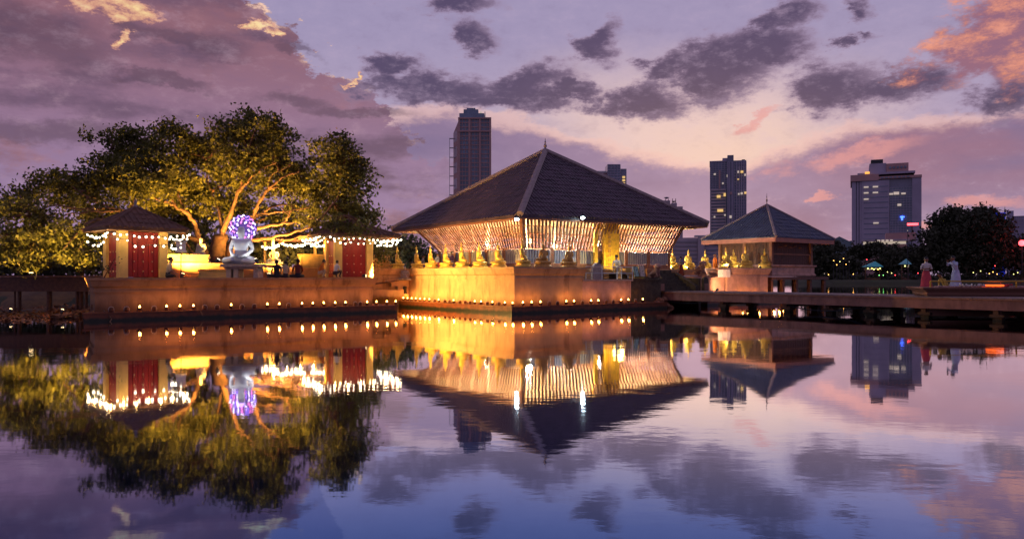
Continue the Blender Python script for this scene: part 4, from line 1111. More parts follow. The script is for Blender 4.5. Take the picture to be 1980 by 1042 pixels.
person('person in grey and pink between two golden statues near the stairs', PQ(3.9, q_at(1317, 3.9), 1.82), FB+R(10), 'stand', C_grey, C_white, hscale=.80, skirt=C_red, arms='fold')
person('monk in a bright orange robe standing between golden statues', PQ(3.2, q_at(1383, 3.2), 1.80), FB+R(60), 'stand', C_orange, C_orange, hscale=.92, robe=C_orange, arms='fold', hair=M_skin)

# ------------------------------------------------------------------ candle pots on the ledges
pot_me = MB().lathe([(.055, 0), (.085, .03), (.10, .09), (.085, .14), (.095, .165), (.07, .165), (.06, .11), (.02, .10)], (0, 0, 0), 12).mesh('pot', M_clay, smooth=True)
fl_me = MB().lathe([(.02, 0), (.045, .03), (.05, .06), (.03, .11), (.008, .16)], (0, 0, .09), 8).mesh('flame', M_flame, smooth=True)
hood_me = MB().tube([(-.10, 0, 0), (-.10, 0, .12), (-.07, 0, .19), (0, 0, .215), (.07, 0, .19), (.10, 0, .12), (.10, 0, 0)], .018, 5).mesh('hood', M_paleston, smooth=True)
def candle(loc, lit, label, group, s=1.0, pw=9):
    t = thing('candle_pot' if lit else 'empty_candle_pot', label, 'candle', loc, YAWB, group); t.scale = (s,)*3
    o = bpy.data.objects.new('pot', pot_me); LINK(o); o.parent = t
    if lit:
        o = bpy.data.objects.new('flame', fl_me); LINK(o); o.parent = t
        light('POINT', (0, -.06, .26), pw, (1, .36, .06), t, .05)
    else:
        o = bpy.data.objects.new('hood', hood_me); LINK(o); o.parent = t
    return t
leftrow = [(215, 0), (245, 0), (270, 1), (298, 0), (322, 1), (348, 1), (374, 1), (396, 0), (420, 0), (447, 1), (468, 0), (492, 0), (517, 1), (540, 1), (558, 0), (584, 1), (605, 1), (626, 1), (648, 1), (668, 1), (687, 0), (697, 0), (710, 1), (728, 1), (748, 1), (765, 1)]
mainL = [(780, 1), (788, 1), (796, 1), (804, 1), (812, 1), (821, 1), (830, 1), (840, 0), (848, 1), (860, 0), (869, 0), (877, 1), (889, 0), (899, 0), (909, 0), (918, 1), (930, 1), (942, 0), (952, 1), (965, 0), (976, 1), (991, 1)]
mainR = [(1011, 1), (1028, 1), (1045, 1), (1062, 0), (1078, 0), (1095, 1), (1110, 1), (1126, 0), (1143, 1), (1157, 1), (1172, 0), (1186, 0), (1201, 1), (1215, 1), (1229, 0), (1243, 1)]
def row(lst, where, fn, grp, s=1.0, pw=9):
    nl = nu = 0
    for u, lit in lst:
        if lit: lb = '%s burning candle pot %s' % (ORD[nl], where); nl += 1
        else: lb = '%s unlit candle pot %s' % (ORD[nu], where); nu += 1
        candle(fn(u), lit, lb, grp, s, pw)
row(leftrow, 'from the left along the left platform ledge', lambda u: PQ(5.42, q_at(u, 5.42), .365), 'candle pots along the left platform ledge', 1.0, 5)
row(mainL, 'from the left below the golden wall', lambda u: PQ(p_at(u, .22), .22, .365), 'candle pots below the golden wall', .9, 5)
row(mainR, 'right of the corner below the pink wall', lambda u: PQ(.22, q_at(u, .22), .365), 'candle pots below the pink wall', 1.0, 5.5)
row([(1392, 1), (1436, 1), (1446, 1), (1467, 1), (1496, 1), (1506, 1), (1515, 1)], 'from the left behind the jetty under the small pavilion', lambda u: PQ(1.55, q_at(u, 1.55), .365), 'candle pots behind the jetty', 1.15, 7)
# small stone bridge between the platforms
t = thing('small_bridge', 'small orange-lit stepped stone bridge between the left and main platforms', 'bridge', PQ(11, -4.5))
part('slab', MB().pq(11.0, 12.4, -4.54, .38, .62, .80), M_plaster, t, True)
for k in range(4): part('step', MB().pq(11.1, 11.38, -.2-.42*(k+1)+.7, .38, .802+.22*k, .80+.22*(k+1)), M_plaster, t, True)
part('parapet', MB().pq(10.75, 10.99, -4.54, -.1, .62, 1.05), M_plaster, t, True)
part('rail', MB().tube([PQ(10.85, -4.3, 1.15), PQ(10.85, -.4, 1.6)], .05, 5), M_wood, t, True)
gs = thing('guardstone', 'small carved guardstone at the left end of the golden wall', 'guardstone', PQ(11.0, .12, .8))
part('stone', MB().lathe([(.22, 0), (.24, .1), (.19, .2), (.21, .6), (.24, .7), (.17, .82)], (0, 0, 0), 10), M_darkstone, gs); part('figure', skin_mesh('figure', BV, BE, BRD, [M_paleston]), None, gs).location = (0, 0, .8)
gs.children[-1].scale = (.55,)*3

# guardstones with lions at the foot of the stairs
def guard(u, label, p=1.05, zb=.93):
    c = PQ(p, q_at(u, p), zb); t = thing('guardstone', label, 'guardstone', c, YAWB)
    sl = MB(); n = 10; prof = [(-.24, 0), (-.24, .62)] + [(-.24*math.cos(math.pi*k/n), .62+.26*math.sin(math.pi*k/n)) for k in range(1, n)] + [(.24, .62), (.24, 0)]
    m = len(prof); sl.v = [(x, -.09, z) for x, z in prof] + [(x, .09, z) for x, z in prof]
    sl.f = [tuple(range(m)), tuple(range(2*m-1, m-1, -1))] + [((i+1) % m, i, i+m, (i+1) % m+m) for i in range(m)]
    part('slab', sl, M_darkstone, t)
    part('relief_panel', MB().box(-.17, .17, -.13, -.092, .06, .48), M_plaster_p, t)
    return t
guard(1278, 'dark round-topped guardstone with a pale panel left of the stairs')
guard(1363, 'dark round-topped guardstone with a pale panel right of the stairs')
LV = [(0, .28, .22), (0, .05, .30), (0, -.12, .46), (0, -.2, .64), (0, -.32, .64), (0, -.38, .60), (.10, -.16, .28), (.11, -.24, .05), (-.10, -.16, .28), (-.11, -.24, .05), (.15, .26, .12), (.16, .10, .05), (-.15, .26, .12), (-.16, .10, .05), (.08, -.18, .76), (-.08, -.18, .76), (0, .42, .2), (0, .48, .42)]
LE = [(0, 1), (1, 2), (2, 3), (3, 4), (4, 5), (2, 6), (6, 7), (2, 8), (8, 9), (0, 10), (10, 11), (0, 12), (12, 13), (3, 14), (3, 15), (0, 16), (16, 17)]
LR = [.15, .15, .16, .15, .08, .05, .07, .06, .07, .06, .09, .055, .09, .055, .035, .035, .03, .03]
lion = skin_mesh('lion_body', LV, LE, LR, [M_plaster_p])
for u, l, p in ((1266, 'seated stone lion on the left stair block, turned to the viewer', 1.5), (1354, 'seated stone lion on the right balustrade of the stairs', 2.6)):
    t = thing('stone_lion', l, 'statue', PQ(p, q_at(u, p), 1.72 if u < 1300 else 1.98), YAWB+R(10)); t.scale = (1.15,)*3; part('body', lion, None, t)
    part('mane', MB().lathe([(.12, -.14), (.19, -.06), (.2, .04), (.15, .13), (.03, .17)], (0, -.17, .62), 12), M_plaster_p, t, smooth=True)
# railing and furniture on the entrance landing
t = thing('metal_railing', 'pale metal railing along the entrance landing', 'railing', PQ(.7, 5.4, 1.68))
qa, qb = q_at(1133, .7), q_at(1223, .7)
for z in (2.02, 2.38): part('rail', MB().tube([PQ(.7, qa, z), PQ(.7, qb, z)], .022, 5), M_rail, t, True)
for k in range(4): part('post', MB().tube([PQ(.7, qa+(qb-qa)*k/3, 1.68), PQ(.7, qa+(qb-qa)*k/3, 2.38)], .025, 5), M_rail, t, True)
sl = MB(); n = 12; cq = q_at(1156, 1.1); prof = [(-.62, 0), (-.62, .45)] + [(-.62*math.cos(math.pi*k/n), .45+.52*math.sin(math.pi*k/n)) for k in range(1, n)] + [(.62, .45), (.62, 0)]
m = len(prof); sl.v = [tuple(PQ(1.1, cq+x*.62, 1.68+z*.95)) for x, z in prof] + [tuple(PQ(1.26, cq+x*.62, 1.68+z*.95)) for x, z in prof]
sl.f = [tuple(range(m)), tuple(range(2*m-1, m-1, -1))] + [((i+1) % m, i, i+m, (i+1) % m+m) for i in range(m)]
solo('arched_stone', sl, M_paleston, 'round-topped pale stone slab behind the landing railing', 'stone slab', PQ(1.1, cq, 1.68))
t = thing('stone_bench', 'long low stone bench in front of the gilded doorway', 'bench', PQ(2.2, 7, 1.68))
part('seat', MB().pq(2.0, 2.6, q_at(1163, 2), q_at(1220, 2), 2.0, 2.08), M_paleston, t, True)
for u in (1166, 1192, 1216): part('leg', MB().pq(2.05, 2.55, q_at(u, 2)-.08, q_at(u, 2)+.08, 1.685, 2.0), M_darkstone, t, True)
t = thing('offering_table', 'small white table with a yellow cloth right of the gilded doorway', 'table', PQ(1.6, q_at(1208, 1.6), 1.68), YAWB)
part('table_top', MB().box(-.5, .5, -.22, .22, .68, .72), M_white, t)
part('cloth', MB().box(-.14, .22, -.245, -.225, .25, .68), C_yellow, t)
for x in (-.45, .45):
    for y in (-.18, .18): part('leg', MB().box(x-.02, x+.02, y-.02, y+.02, 0, .68), M_rail, t)
def board(u, label, m, rz=0, w=.26, h=.62):
    t = thing('display_board', label, 'board', PQ(1.9, q_at(u, 1.9), 1.73), YAWB+rz)
    b = part('panel', MB().box(-w, w, -.015, .015, .12, .12+h), m, t); b.rotation_euler = (R(-14), 0, 0)
    for x in (-w*.8, w*.8): part('leg', MB().tube([(x, -.03, 0), (x, .14, .12+h)], .018, 4), M_wood, t)
    part('leg', MB().tube([(0, .38, 0), (0, .14, .1+h)], .018, 4), M_wood, t)
M_board1 = mat('printed_board_teal', (.30, .5, .42), .5, var=.7, scale=14); M_board2 = mat('printed_board_pale', (.6, .52, .4), .5, var=.5, scale=16)
board(1233, 'teal and white display board leaning beside the stair block', M_board1, R(12)); board(1243, 'pale display board tilted left of the stone lion', M_board2, R(-14), .22, .72)
t = thing('planter_box', 'terracotta planter box behind the display boards', 'planter', PQ(3.0, q_at(1255, 3), 1.73), YAWB)
part('box', MB().loft([(-.4, -.2), (.4, -.2), (.4, .2), (-.4, .2)], [(0, 0), (.05, .45), (.09, .45), (.09, .55)]), M_fascia, t)

# ------------------------------------------------------------------ jetty
QJ0, QJ1 = 12.15, 15.9
JT = thing('jetty', 'long wooden jetty on concrete piers running from the stairs to the right edge', 'jetty', PQ(1, 12.4, 0))
pj = 1.25
npl = 0
p = pj
while p > -31:
    w_ = .30
    part('plank', MB().pq(p-w_+.015, p, QJ0-.03, QJ1, .90, .955 + .004*(npl % 3)), M_deck, JT, True); p -= w_; npl += 1
part('side_beam', MB().pq(-31, pj, QJ0, QJ0+.14, .44, .895), M_deckside, JT, True)
part('side_beam', MB().pq(-31, pj, QJ1-.2, QJ1-.06, .44, .895), M_deckside, JT, True)
part('edge_strip', MB().pq(-31, pj, QJ0-.05, QJ0-.002, .86, .897), M_fascia, JT, True)
for k, u in enumerate((1402, 1525, 1607, 1686, 1792, 1932)):
    p = p_at(u, QJ0+.5)
    for q in (QJ0+.3, QJ1-.9):
        part('pier', MB().pq(p-.17, p+.17, q, q+.34, -.8, .44), M_pier, JT, True)
        part('pier_cap', MB().pq(p-.26, p+.26, q-.08, q+.42, .14, .26), M_pier, JT, True)
    part('cross_beam', MB().pq(p-.1, p+.1, QJ0+.15, QJ1-.21, .28, .438), M_pier, JT, True)
# slack chain under the jetty, rocks at its landing
def droop(a, b, s, n=14): return [a.lerp(b, k/n) - Vector((0, 0, s*4*(k/n)*(1-k/n))) for k in range(n+1)]
solo('mooring_chain', MB().tube(droop(PQ(1.1, QJ0-.1, .46), PQ(-2.4, QJ0-.1, .46), .16), .014, 5), M_metal, 'slack chain hanging under the jetty near the stairs', 'chain', PQ(1.1, QJ0-.1, .46))
solo('mooring_chain', MB().tube(droop(PQ(-7, QJ0+.2, .4), PQ(-11, QJ0+.2, .4), .25), .03, 5), M_metal, 'dark hose sagging under the middle of the jetty', 'chain', PQ(-7, QJ0, .4))
M_rock = mat('shore_rock', (.22, .10, .05), .85, var=.45, scale=5, bump=.5)
def rock(c, r, label, grp=None, m=M_rock, seed=0):
    g = random.Random(seed); mb = MB().ball((0, 0, 0), r, 9, 6, .6)
    mb.v = [(x*(1+g.uniform(-.25, .25)), y*(1+g.uniform(-.25, .25)), z*(1+g.uniform(-.2, .3))) for x, y, z in mb.v]
    o = bpy.data.objects.new('rock', mb.mesh('rock', m)); LINK(o); o.location = c; return props(o, label, 'rock', grp)
RL = ['flat brown rock lowest beside the candle ledge end', 'orange-lit rock stacked against the stair block', 'small rock just under the jetty landing', 'rounded rock between ledge and jetty', 'broken slab resting on the rocks by the jetty', 'smallest rock at the water by the jetty landing']
for k, (u, p, z, r) in enumerate(((1262, .55, .12, .34), (1275, .75, .42, .3), (1288, .5, .1, .3), (1270, .4, .30, .24), (1284, .7, .5, .22), (1298, .35, .04, .16))):
    rock(PQ(p, q_at(u, p), z), r, RL[k], 'rocks at the jetty landing', seed=k)

# ------------------------------------------------------------------ offering terrace at the right with people
YT = 33.0
xa = at(1783, YT)
TR_ = thing('offering_terrace', 'low pale stone offering terrace with yellow rail at the right edge', 'terrace', (xa, YT, .9))
polyT = [(xa+.25, YT), (xa+14, YT-1.2), (xa+14, YT+2.2), (xa+1.0, YT+2.6)]
part('wall', MB().loft(polyT, [(-.05, .1), (-.05, .98), (.02, 1.02), (.04, 1.10), (.02, 1.12), (.10, 1.2), (.26, 1.30), (.28, 1.36)]), M_plaster_p, TR_, True)
M_tray = mat('flower_tray', (.45, .25, .22), .7, var=.7, scale=10)
part('tray', MB().prism([(xa+.8, YT+.25), (xa+13.8, YT-.8), (xa+13.8, YT+.5), (xa+1.2, YT+1.2)], 1.362, 1.40), M_tray, TR_, True)
def railp(x): return YT + .05 - (x-xa)*1.2/14
for z in (1.62,): part('rail', MB().tube([(xa+.35, railp(xa+.35), z), (xa+13, railp(xa+13), z)], .03, 5), M_yrail, TR_, True)
for x in (.38, 3.95, 7.2): part('rail_post', MB().tube([(xa+x, railp(xa+x), 1.34), (xa+x, railp(xa+x), 1.62)], .035, 5), M_yrail, TR_, True)
M_ember = mat('ember_tray', (1, .2, .02), .6, var=0, emit=(1, .14, .02), es=1.6)
def loose(name, u, Y, z, mb, m, label, cat, grp=None): return solo(name, MB().add([(x+at(u, Y), y+Y, zz+z) for x, y, zz in mb.v], mb.f), m, label, cat, (at(u, Y), Y, z), grp)
loose('ember_tray', 1922, YT-.1, 1.40, MB().lathe([(.28, 0), (.30, .05), (.26, .08)], n=14, sx=1.4), M_ember, 'glowing red tray of embers on the right terrace', 'tray')
for k, (u, mm, l) in enumerate(((1868, C_white, 'white heap of flowers at the left of the offering terrace'), (1893, C_white, 'white heap of flowers in the middle of the offering terrace'), (1945, C_pink, 'pink heap of flowers right of the ember tray'))):
    g = MB(); 
    for j in range(14): g.ball((random.uniform(-.25, .25), random.uniform(-.12, .12), random.uniform(.02, .08)), .045, 6, 4)
    loose('flower_heap', u, YT-.05, 1.40, g, mm, l, 'flowers', 'flower heaps on the offering terrace')['kind'] = 'stuff'
person('woman standing in a white top and pink skirt with hands folded', (at(1791, 34.6), 34.6, 1.02), R(-10), 'stand', C_white, C_pink, hscale=1.0, skirt=C_pink, arms='fold')
person('person in pale blue and white leaning over the offering terrace', (at(1848, 34.2), 34.2, 1.15), R(-65), 'stand', C_blue, C_blue, hscale=.95, skirt=C_blue, lean=.22, arms='up', long_sleeve=True)
person('person in patterned yellow bending low over the offering trays', (at(1832, 34.9), 34.9, .95), R(-80), 'squat', C_yellow, C_cream, hscale=1.0, lean=.42, arms='knee', long_sleeve=True)
for u, Y, l in ((1560, 60, 'tall'),): pass

# ------------------------------------------------------------------ left walkway
LWY = thing('wooden_walkway', 'dark wooden walkway with orange-lit rail at the left edge', 'walkway', (-22, 38.5, 1.8))
x0, x1 = -34, at(182, 37.5)
def wy(x): return 37.6 + (x1-x)*.02
def wbar(z0, z1, d0, d1, m, name):
    mb = MB(); a = (x0, wy(x0)); b = (x1, wy(x1))
    mb.hexa([(a[0], a[1]+d0, z0), (b[0], b[1]+d0, z0), (b[0], b[1]+d1, z0), (a[0], a[1]+d1, z0), (a[0], a[1]+d0, z1), (b[0], b[1]+d0, z1), (b[0], b[1]+d1, z1), (a[0], a[1]+d1, z1)])
    part(name, mb, m, LWY, True)
wbar(1.80, 1.88, -.06, 1.6, M_fascia, 'deck'); wbar(1.08, 1.795, .02, .14, M_wood, 'girder'); wbar(1.08, 1.795, 1.3, 1.42, M_wood, 'girder')
for u, w_ in ((19, .05), (28, .09), (87, .13), (142, .08), (150, .11), (160, .08), (181, .1)):
    x = at(u, 37.6); part('post', MB().tube([(x, wy(x)+.3, -.8), (x, wy(x)+.3, 1.79)], w_, 7), M_wood, LWY, True)
# fallen leaves and water plants on the near left shallows, with rocks and one bright lamp
g = np.random.default_rng(5)
pts = []
while len(pts) < 1500:
    u = g.uniform(-60, 205); v = g.normal(606 + (u < 60)*3 - (u > 100)*(u-100)*.07, 6.5)
    if v < 590 or v > 622: continue
    Y = 2610/(v-536); pts.append((at(u, Y), Y, .03+.16*g.random()*(u > 90)+.04*g.random()))
mb = MB()
for (x, y, z) in pts:
    a = g.uniform(0, 6.28); s = g.uniform(.06, .17); t1 = g.uniform(-.5, .5); t2 = g.uniform(-.5, .5)
    cx, sx = math.cos(a)*s, math.sin(a)*s
    mb.add([(x-cx, y-sx, z-t1*s), (x+sx*.6, y-cx*.6, z+t2*s), (x+cx, y+sx, z+t1*s), (x-sx*.6, y+cx*.6, z+t2*s)], [(0, 1, 2, 3)])
solo('leaf_litter', mb, M_litter, 'floating fallen leaves and water plants at the left shore', 'leaf litter', (-20, 36, 0), kind='stuff')
bed = MB()
for i in range(24):
    f = i/23; u = -70 + f*270; v0 = 613 - f*9; Ya = 2610/(v0+6-536); Yb = 2610/(v0-16-536)
    for k, (Y, z) in enumerate(((Ya, -.1), (Ya+.5, .035), ((Ya+Yb)/2, .06+.08*f), (Yb, -.1))):
        bed.v.append((at(u, Y), Y + random.uniform(-.25, .25), z))
for i in range(23):
    for k in range(3): a = i*4+k; bed.f.append((a, a+4, a+5, a+1))
struct('shoal', bed, M_soil, True)
for k, (u, v, r, l) in enumerate(((150, 588, .30, 'pale block among the rocks left of the bright lamp'), (168, 592, .26, 'orange-lit rock close to the bright lamp'), (196, 597, .3, 'rock right of the bright lamp under the ledge end'), (132, 600, .26, 'low rock in the leaf litter'), (112, 603, .22, 'small dark rock in the leaf litter'), (172, 604, .22, 'rock in front of the bright lamp'))):
    Y = 2610/(v+14-536); rock((at(u, Y), Y, .1), r, l, 'rocks at the left shore', seed=20+k)
t = candle((at(183, 32.6), 32.6, .38), True, 'brightest lamp on the rocks at the left end of the ledge', None, 1.5, 60); t['category'] = 'lamp'; t.name = 'shore_lamp'
solo('bent_branch', MB().tube([W(200, 600, 31), W(216, 617, 30.6), W(203, 634, 30.2)], [.03, .025, .012], 5), M_bark, 'bare bent branch sticking out of the water by the lamp', 'branch', W(216, 617, 30.6))
solo('bent_branch', MB().tube([W(381, 597, 33), W(388, 602, 32.8), W(392, 610, 32.6)], [.02, .016, .01], 5), M_bark, 'small bare twig at the water below the left platform', 'branch', W(388, 602, 32.8))
lf = thing('leaning_plant', 'dark leafy plant leaning over the left corner of the platform', 'plant', (at(188, 32.2), 32.2, .3))
part('stem', MB().tube([W(186, 592, 32.2), W(188, 560, 32.1), W(205, 530, 31.9), (W(222, 500, 31.8))], [.05, .04, .03, .015], 5), M_bark, lf, True)
V_, n_ = leaf_cloud([(208, 520, 14, 14, 31.9), (222, 500, 10, 9, 31.9)], 260, .10, .5, 9, 12, .16); leaves_obj('leaves', V_, n_, M_leafd, lf)

# ------------------------------------------------------------------ far shore: towers, trees, stalls
M_glass = mat('dusk_glass', (.15, .20, .27), .18, .0, var=.35, scale=.12, spec=.8)
M_glass2 = mat('grey_glass', (.19, .20, .27), .2, .0, var=.25, scale=.1, spec=.8)
M_conc = mat('tower_concrete', (.52, .43, .45), .8, var=.12, scale=.1)
M_conc2 = mat('tower_grey', (.42, .38, .47), .8, var=.12, scale=.1)
M_conc3 = mat('tower_brown', (.55, .33, .30), .8, var=.1, scale=.1)
M_win = mat('lit_window_yellow', (1, .8, .3), .5, var=0, emit=(1, .62, .18), es=.75)
M_winw = mat('lit_window_white', (1, .9, .7), .5, var=0, emit=(1, .82, .62), es=.40)
M_redl = mat('red_sign_light', (1, .1, .1), .5, var=0, emit=(1, .05, .06), es=7)
M_bluel = mat('blue_sign_light', (.1, .2, 1), .5, var=0, emit=(.06, .16, 1), es=3.5)
M_greenl = mat('green_lamp', (.2, 1, .3), .5, var=0, emit=(.25, 1, .22), es=4)
M_warm = mat('warm_lamp', (1, .6, .2), .5, var=0, emit=(1, .48, .10), es=6)
M_ylw = mat('yellow_lamp', (1, .9, .3), .5, var=0, emit=(.9, .85, .25), es=4)
class TB:
    """tower builder in a frame with x along its front face (screen right), y away from the viewer"""
    def __init__(s, name, label, u0, Y, rz, cat='tower'):
        if u0 > 1200 and rz == 0: rz = -math.atan((u0-990)/FPX)        # these blocks face the lake squarely
        s.t = thing(name, label, cat, (at(u0, Y), Y, 1.0), rz); s.Y = Y; s.k = Y/FPX
        s.t.scale.x = math.cos(rz)
    def z(s, v): return HC + (HZ-v)*s.k - 1.0
    def box(s, name, x0, x1, y0, y1, z0, z1, m): return part(name, MB().box(x0, x1, y0, y1, z0, z1), m, s.t)
def facade(T_, x0, x1, y, z0, z1, nx, nz, m, vw=.35, hw=.5, d=.35, axis='x', name='facade_grid'):
    g = MB()
    for i in range(nx+1):
        x = x0+(x1-x0)*i/nx
        a = (x-vw/2, x+vw/2, y-d, y) if axis == 'x' else (y-d, y, x-vw/2, x+vw/2)
        if vw: g.box(*a, z0, z1)
    for j in range(nz+1):
        z = z0+(z1-z0)*j/nz
        a = (x0, x1, y-d*.8, y) if axis == 'x' else (y-d*.8, y, x0, x1)
        if hw: g.box(*a, z-hw/2, z+hw/2)
    part(name, g, m, T_.t, kind='stuff')
def lit(T_, lst, Y, y, x_of, m=None):
    for (u, v, w_, h_) in lst:
        T_.box('lit_window', x_of(u)-w_*T_.k/2, x_of(u)+w_*T_.k/2, y-.5, y-.05, T_.z(v)-h_*T_.k/2, T_.z(v)+h_*T_.k/2, m or M_win)
# tower left of the big roof
T1 = TB('glass_tower', 'tall dark glass tower with pinkish ribs left of the big roof ridge', 888, 420, 0); k = T1.k
W1 = 60*k
T1.box('body', 0, W1, .0, 24, 0, T1.z(229), M_glass)
side = MB(); zt0, zt1 = T1.z(250), T1.z(231)
side.add([(-4.2, 12, 0), (-.05, 0, 0), (-.05, 24, 0), (-4.2, 24, 0), (-4.2, 12, zt0), (-.05, 0, zt1), (-.05, 24, zt1), (-4.2, 24, zt0)], [(3, 2, 1, 0), (4, 5, 6, 7), (0, 1, 5, 4), (1, 2, 6, 5), (2, 3, 7, 6), (3, 0, 4, 7)])
part('side_wing', side, M_conc3, T1.t)
facade(T1, 0, W1, -.02, 0, T1.z(229), 10, 36, M_conc3, .22, .45, .3)
for x in (0, .333, .667, 1): T1.box('pilaster', W1*x-.55, W1*x+.55, -.9, -.33, 0, T1.z(231), M_conc3)
T1.box('band', -.5, W1+.5, -1.2, -.95, T1.z(256), T1.z(253), M_conc3); T1.box('band', -.6, W1+.6, -1.2, -.95, T1.z(231), T1.z(228), M_conc3)
for j in range(9): 
    part('side_window', MB().add([(-3.9, 10.9, 6+j*9), (-1.6, 4.4, 6+j*9), (-1.6, 4.4, 12+j*9), (-3.9, 10.9, 12+j*9)], [(0, 1, 2, 3)]), M_glass2, T1.t)
T1.box('crown', -.2, W1*.80, 3, 20, T1.z(229)+.01, T1.z(217), M_glass); T1.box('crown', W1*.12, W1*.6, 5, 18, T1.z(217)+.01, T1.z(208), M_glass); T1.box('crown', W1*.22, W1*.5, 6, 16, T1.z(208)+.01, T1.z(204.5), M_glass)
T1.box('crown_fin', W1*.81, W1*.83, 4, 18, T1.z(229)+.01, T1.z(213), M_glass2); T1.box('crown_light', W1*.66, W1*.71, 2.4, 2.9, T1.z(217), T1.z(214), M_winw)
for j in range(8):
    zz = T1.z(260+j*18.7); part('outrigger', MB().tube([(-4.2, 13, zz), (-6.6, 13, zz)], .28, 5), M_metal, T1.t)
part('mast', MB().tube([(-6.5, 13, 0), (-6.5, 13, T1.z(259))], .16, 5), M_rail, T1.t)
# hotel behind the right slope of the big roof
T2 = TB('hotel_block', 'brown hotel block with a glass top and yellow windows behind the big roof', 1140, 520, 0, 'building'); k = T2.k
T2.box('body', 0, 52*k, 0, 25, 0, T2.z(333), M_conc3); facade(T2, 0, 52*k, -.02, T2.z(400), T2.z(334), 6, 14, M_conc, .5, .8, .4)
T2.box('lift_tower', 34*k, 58*k, -3, 12, 0, T2.z(319), M_glass); T2.box('end_bay', 60*k, 71*k, -1, 18, 0, T2.z(327), M_glass2); T2.box('roof_slab', 2*k, 33*k, 2, 20, T2.z(333)+.02, T2.z(330), M_rail)
facade(T2, 34*k, 58*k, -3.02, T2.z(400), T2.z(320), 4, 16, M_conc2, .4, .6, .4)
for j in range(7): T2.box('lit_window', 63*k, 68*k, -1.6, -1.1, T2.z(345+j*6), T2.z(341.5+j*6), M_win)
# rooftop tanks peeping over the right slope
T3 = TB('office_block', 'pale office block with rooftop tanks peeping over the right eave', 1280, 480, 0, 'building'); k = T3.k
T3.box('body', 0, 40*k, 0, 20, 0, T3.z(400), M_conc); T3.box('roof_tank', 3*k, 16*k, 3, 12, T3.z(400)+.02, T3.z(387), M_conc); T3.box('roof_tank', 18*k, 29*k, 3, 10, T3.z(400)+.02, T3.z(392), M_conc)
part('tank_dish', MB().lathe([(.1, 0), (1.9*k/.33, 1.0), (.2, 1.4)], (9*k, 4, T3.z(384)), 10), M_conc2, T3.t); part('tank_dish', MB().lathe([(.1, 0), (1.7*k/.33, .8), (.2, 1.1)], (23*k, 4, T3.z(391)), 10), M_metal, T3.t)
for x in (6, 12, 20, 26): T3.box('roof_post', x*k, x*k+.4, 5, 5.4, T3.z(400), T3.z(383), M_metal)
# banded low office behind the golden statues
T4 = TB('banded_office', 'long grey office building with horizontal window bands behind the statues', 1293, 330, 0, 'building'); k = T4.k
T4.box('body', 0, 98*k, 0, 20, 0, T4.z(460), M_conc); T4.box('stair_core', 56*k, 68*k, -1.5, 0-.02, 0, T4.z(457), M_conc)
for j in range(6):
    z1 = T4.z(466+j*8); T4.box('window_band', 6*k, 55*k, -.3, -.02, z1-3.4*k, z1, M_glass2); T4.box('window_band', 69*k, 96*k, -.3, -.02, z1-3.4*k, z1, M_glass2)
    g = MB()
    for i in range(26): g.box(6*k+i*1.95*k-.1, 6*k+i*1.95*k+.1, -.45, -.31, z1-3.4*k, z1)
    part('mullions', g, M_conc, T4.t, kind='stuff')
T4.box('roof_canopy', 50*k, 75*k, 2, 10, T4.z(457), T4.z(455), M_rail); T4.box('roof_pole', 3*k, 5*k, 2, 4, T4.z(460), T4.z(448), M_metal)
# residential tower
T5 = TB('residential_tower', 'slim blue-grey residential tower with scattered yellow windows', 1372, 450, 0); k = T5.k
T5.box('body', 1*k, 34*k, 0, 22, 0, T5.z(314), M_glass); T5.box('lift_core', 34.1*k, 46*k, -2.5, 16, 0, T5.z(303), M_glass2); T5.box('body', 46.1*k, 70*k, -1.2, 20, 0, T5.z(313), M_glass)
facade(T5, 3*k, 31*k, -.02, T5.z(470), T5.z(368), 1, 17, M_conc, .2, .95, 1.1, name='balconies'); facade(T5, 1*k, 34*k, -.02, T5.z(366), T5.z(315), 6, 14, M_conc2, .25, .25, .3)
for x in (35, 37.5, 43, 46.5, 52, 56.5, 61, 65.5, 69.5): T5.box('rib', x*k-.28, x*k+.28, -3.2 if x < 46 else -1.9, -2.52 if x < 46 else -1.22, 0, T5.z(316), M_conc2)
T5.box('recess', 18*k, 21*k, -1.3, -1.15, T5.z(366), T5.z(330), M_conc3)
facade(T5, 46.5*k, 70*k, -1.22, T5.z(470), T5.z(315), 2, 28, M_conc2, .1, .3, .3)
T5.box('parapet', 0, 34*k, -.4, 22, T5.z(314)+.01, T5.z(312), M_conc2); T5.box('roof_box', 25*k, 34*k, 2, 14, T5.z(312)+.01, T5.z(306), M_conc2); T5.box('roof_box', 62*k, 68*k, 2, 10, T5.z(313)+.01, T5.z(310), M_metal)
for (u, v, w_, h_, m) in ((8, 338, 4, 3, M_winw), (14, 381, 7, 5, M_win), (27, 378, 4, 6, M_win), (15, 408, 11, 5, M_win), (28, 417, 3, 3, M_winw), (8, 420, 3, 3, M_winw), (24, 356, 3, 3, M_winw), (33, 342, 3, 5, M_winw)):
    T5.box('lit_window', u*k, (u+w_)*k, -1.7, -1.4, T5.z(v)-h_*k/2, T5.z(v)+h_*k/2, m)
for (u, v, w_, h_, m) in ((53, 336, 3, 4, M_winw), (59, 336, 5, 4, M_win), (66, 342, 3, 4, M_winw), (54, 378, 3, 3, M_winw), (59, 377, 4, 4, M_winw), (66, 376, 4, 4, M_win), (53, 350, 3, 2, M_win), (38, 421, 4, 5, M_winw), (39, 376, 4, 5, M_conc3)):
    T5.box('lit_window', u*k, (u+w_)*k, -3.6, -3.3, T5.z(v)-h_*k/2, T5.z(v)+h_*k/2, m)
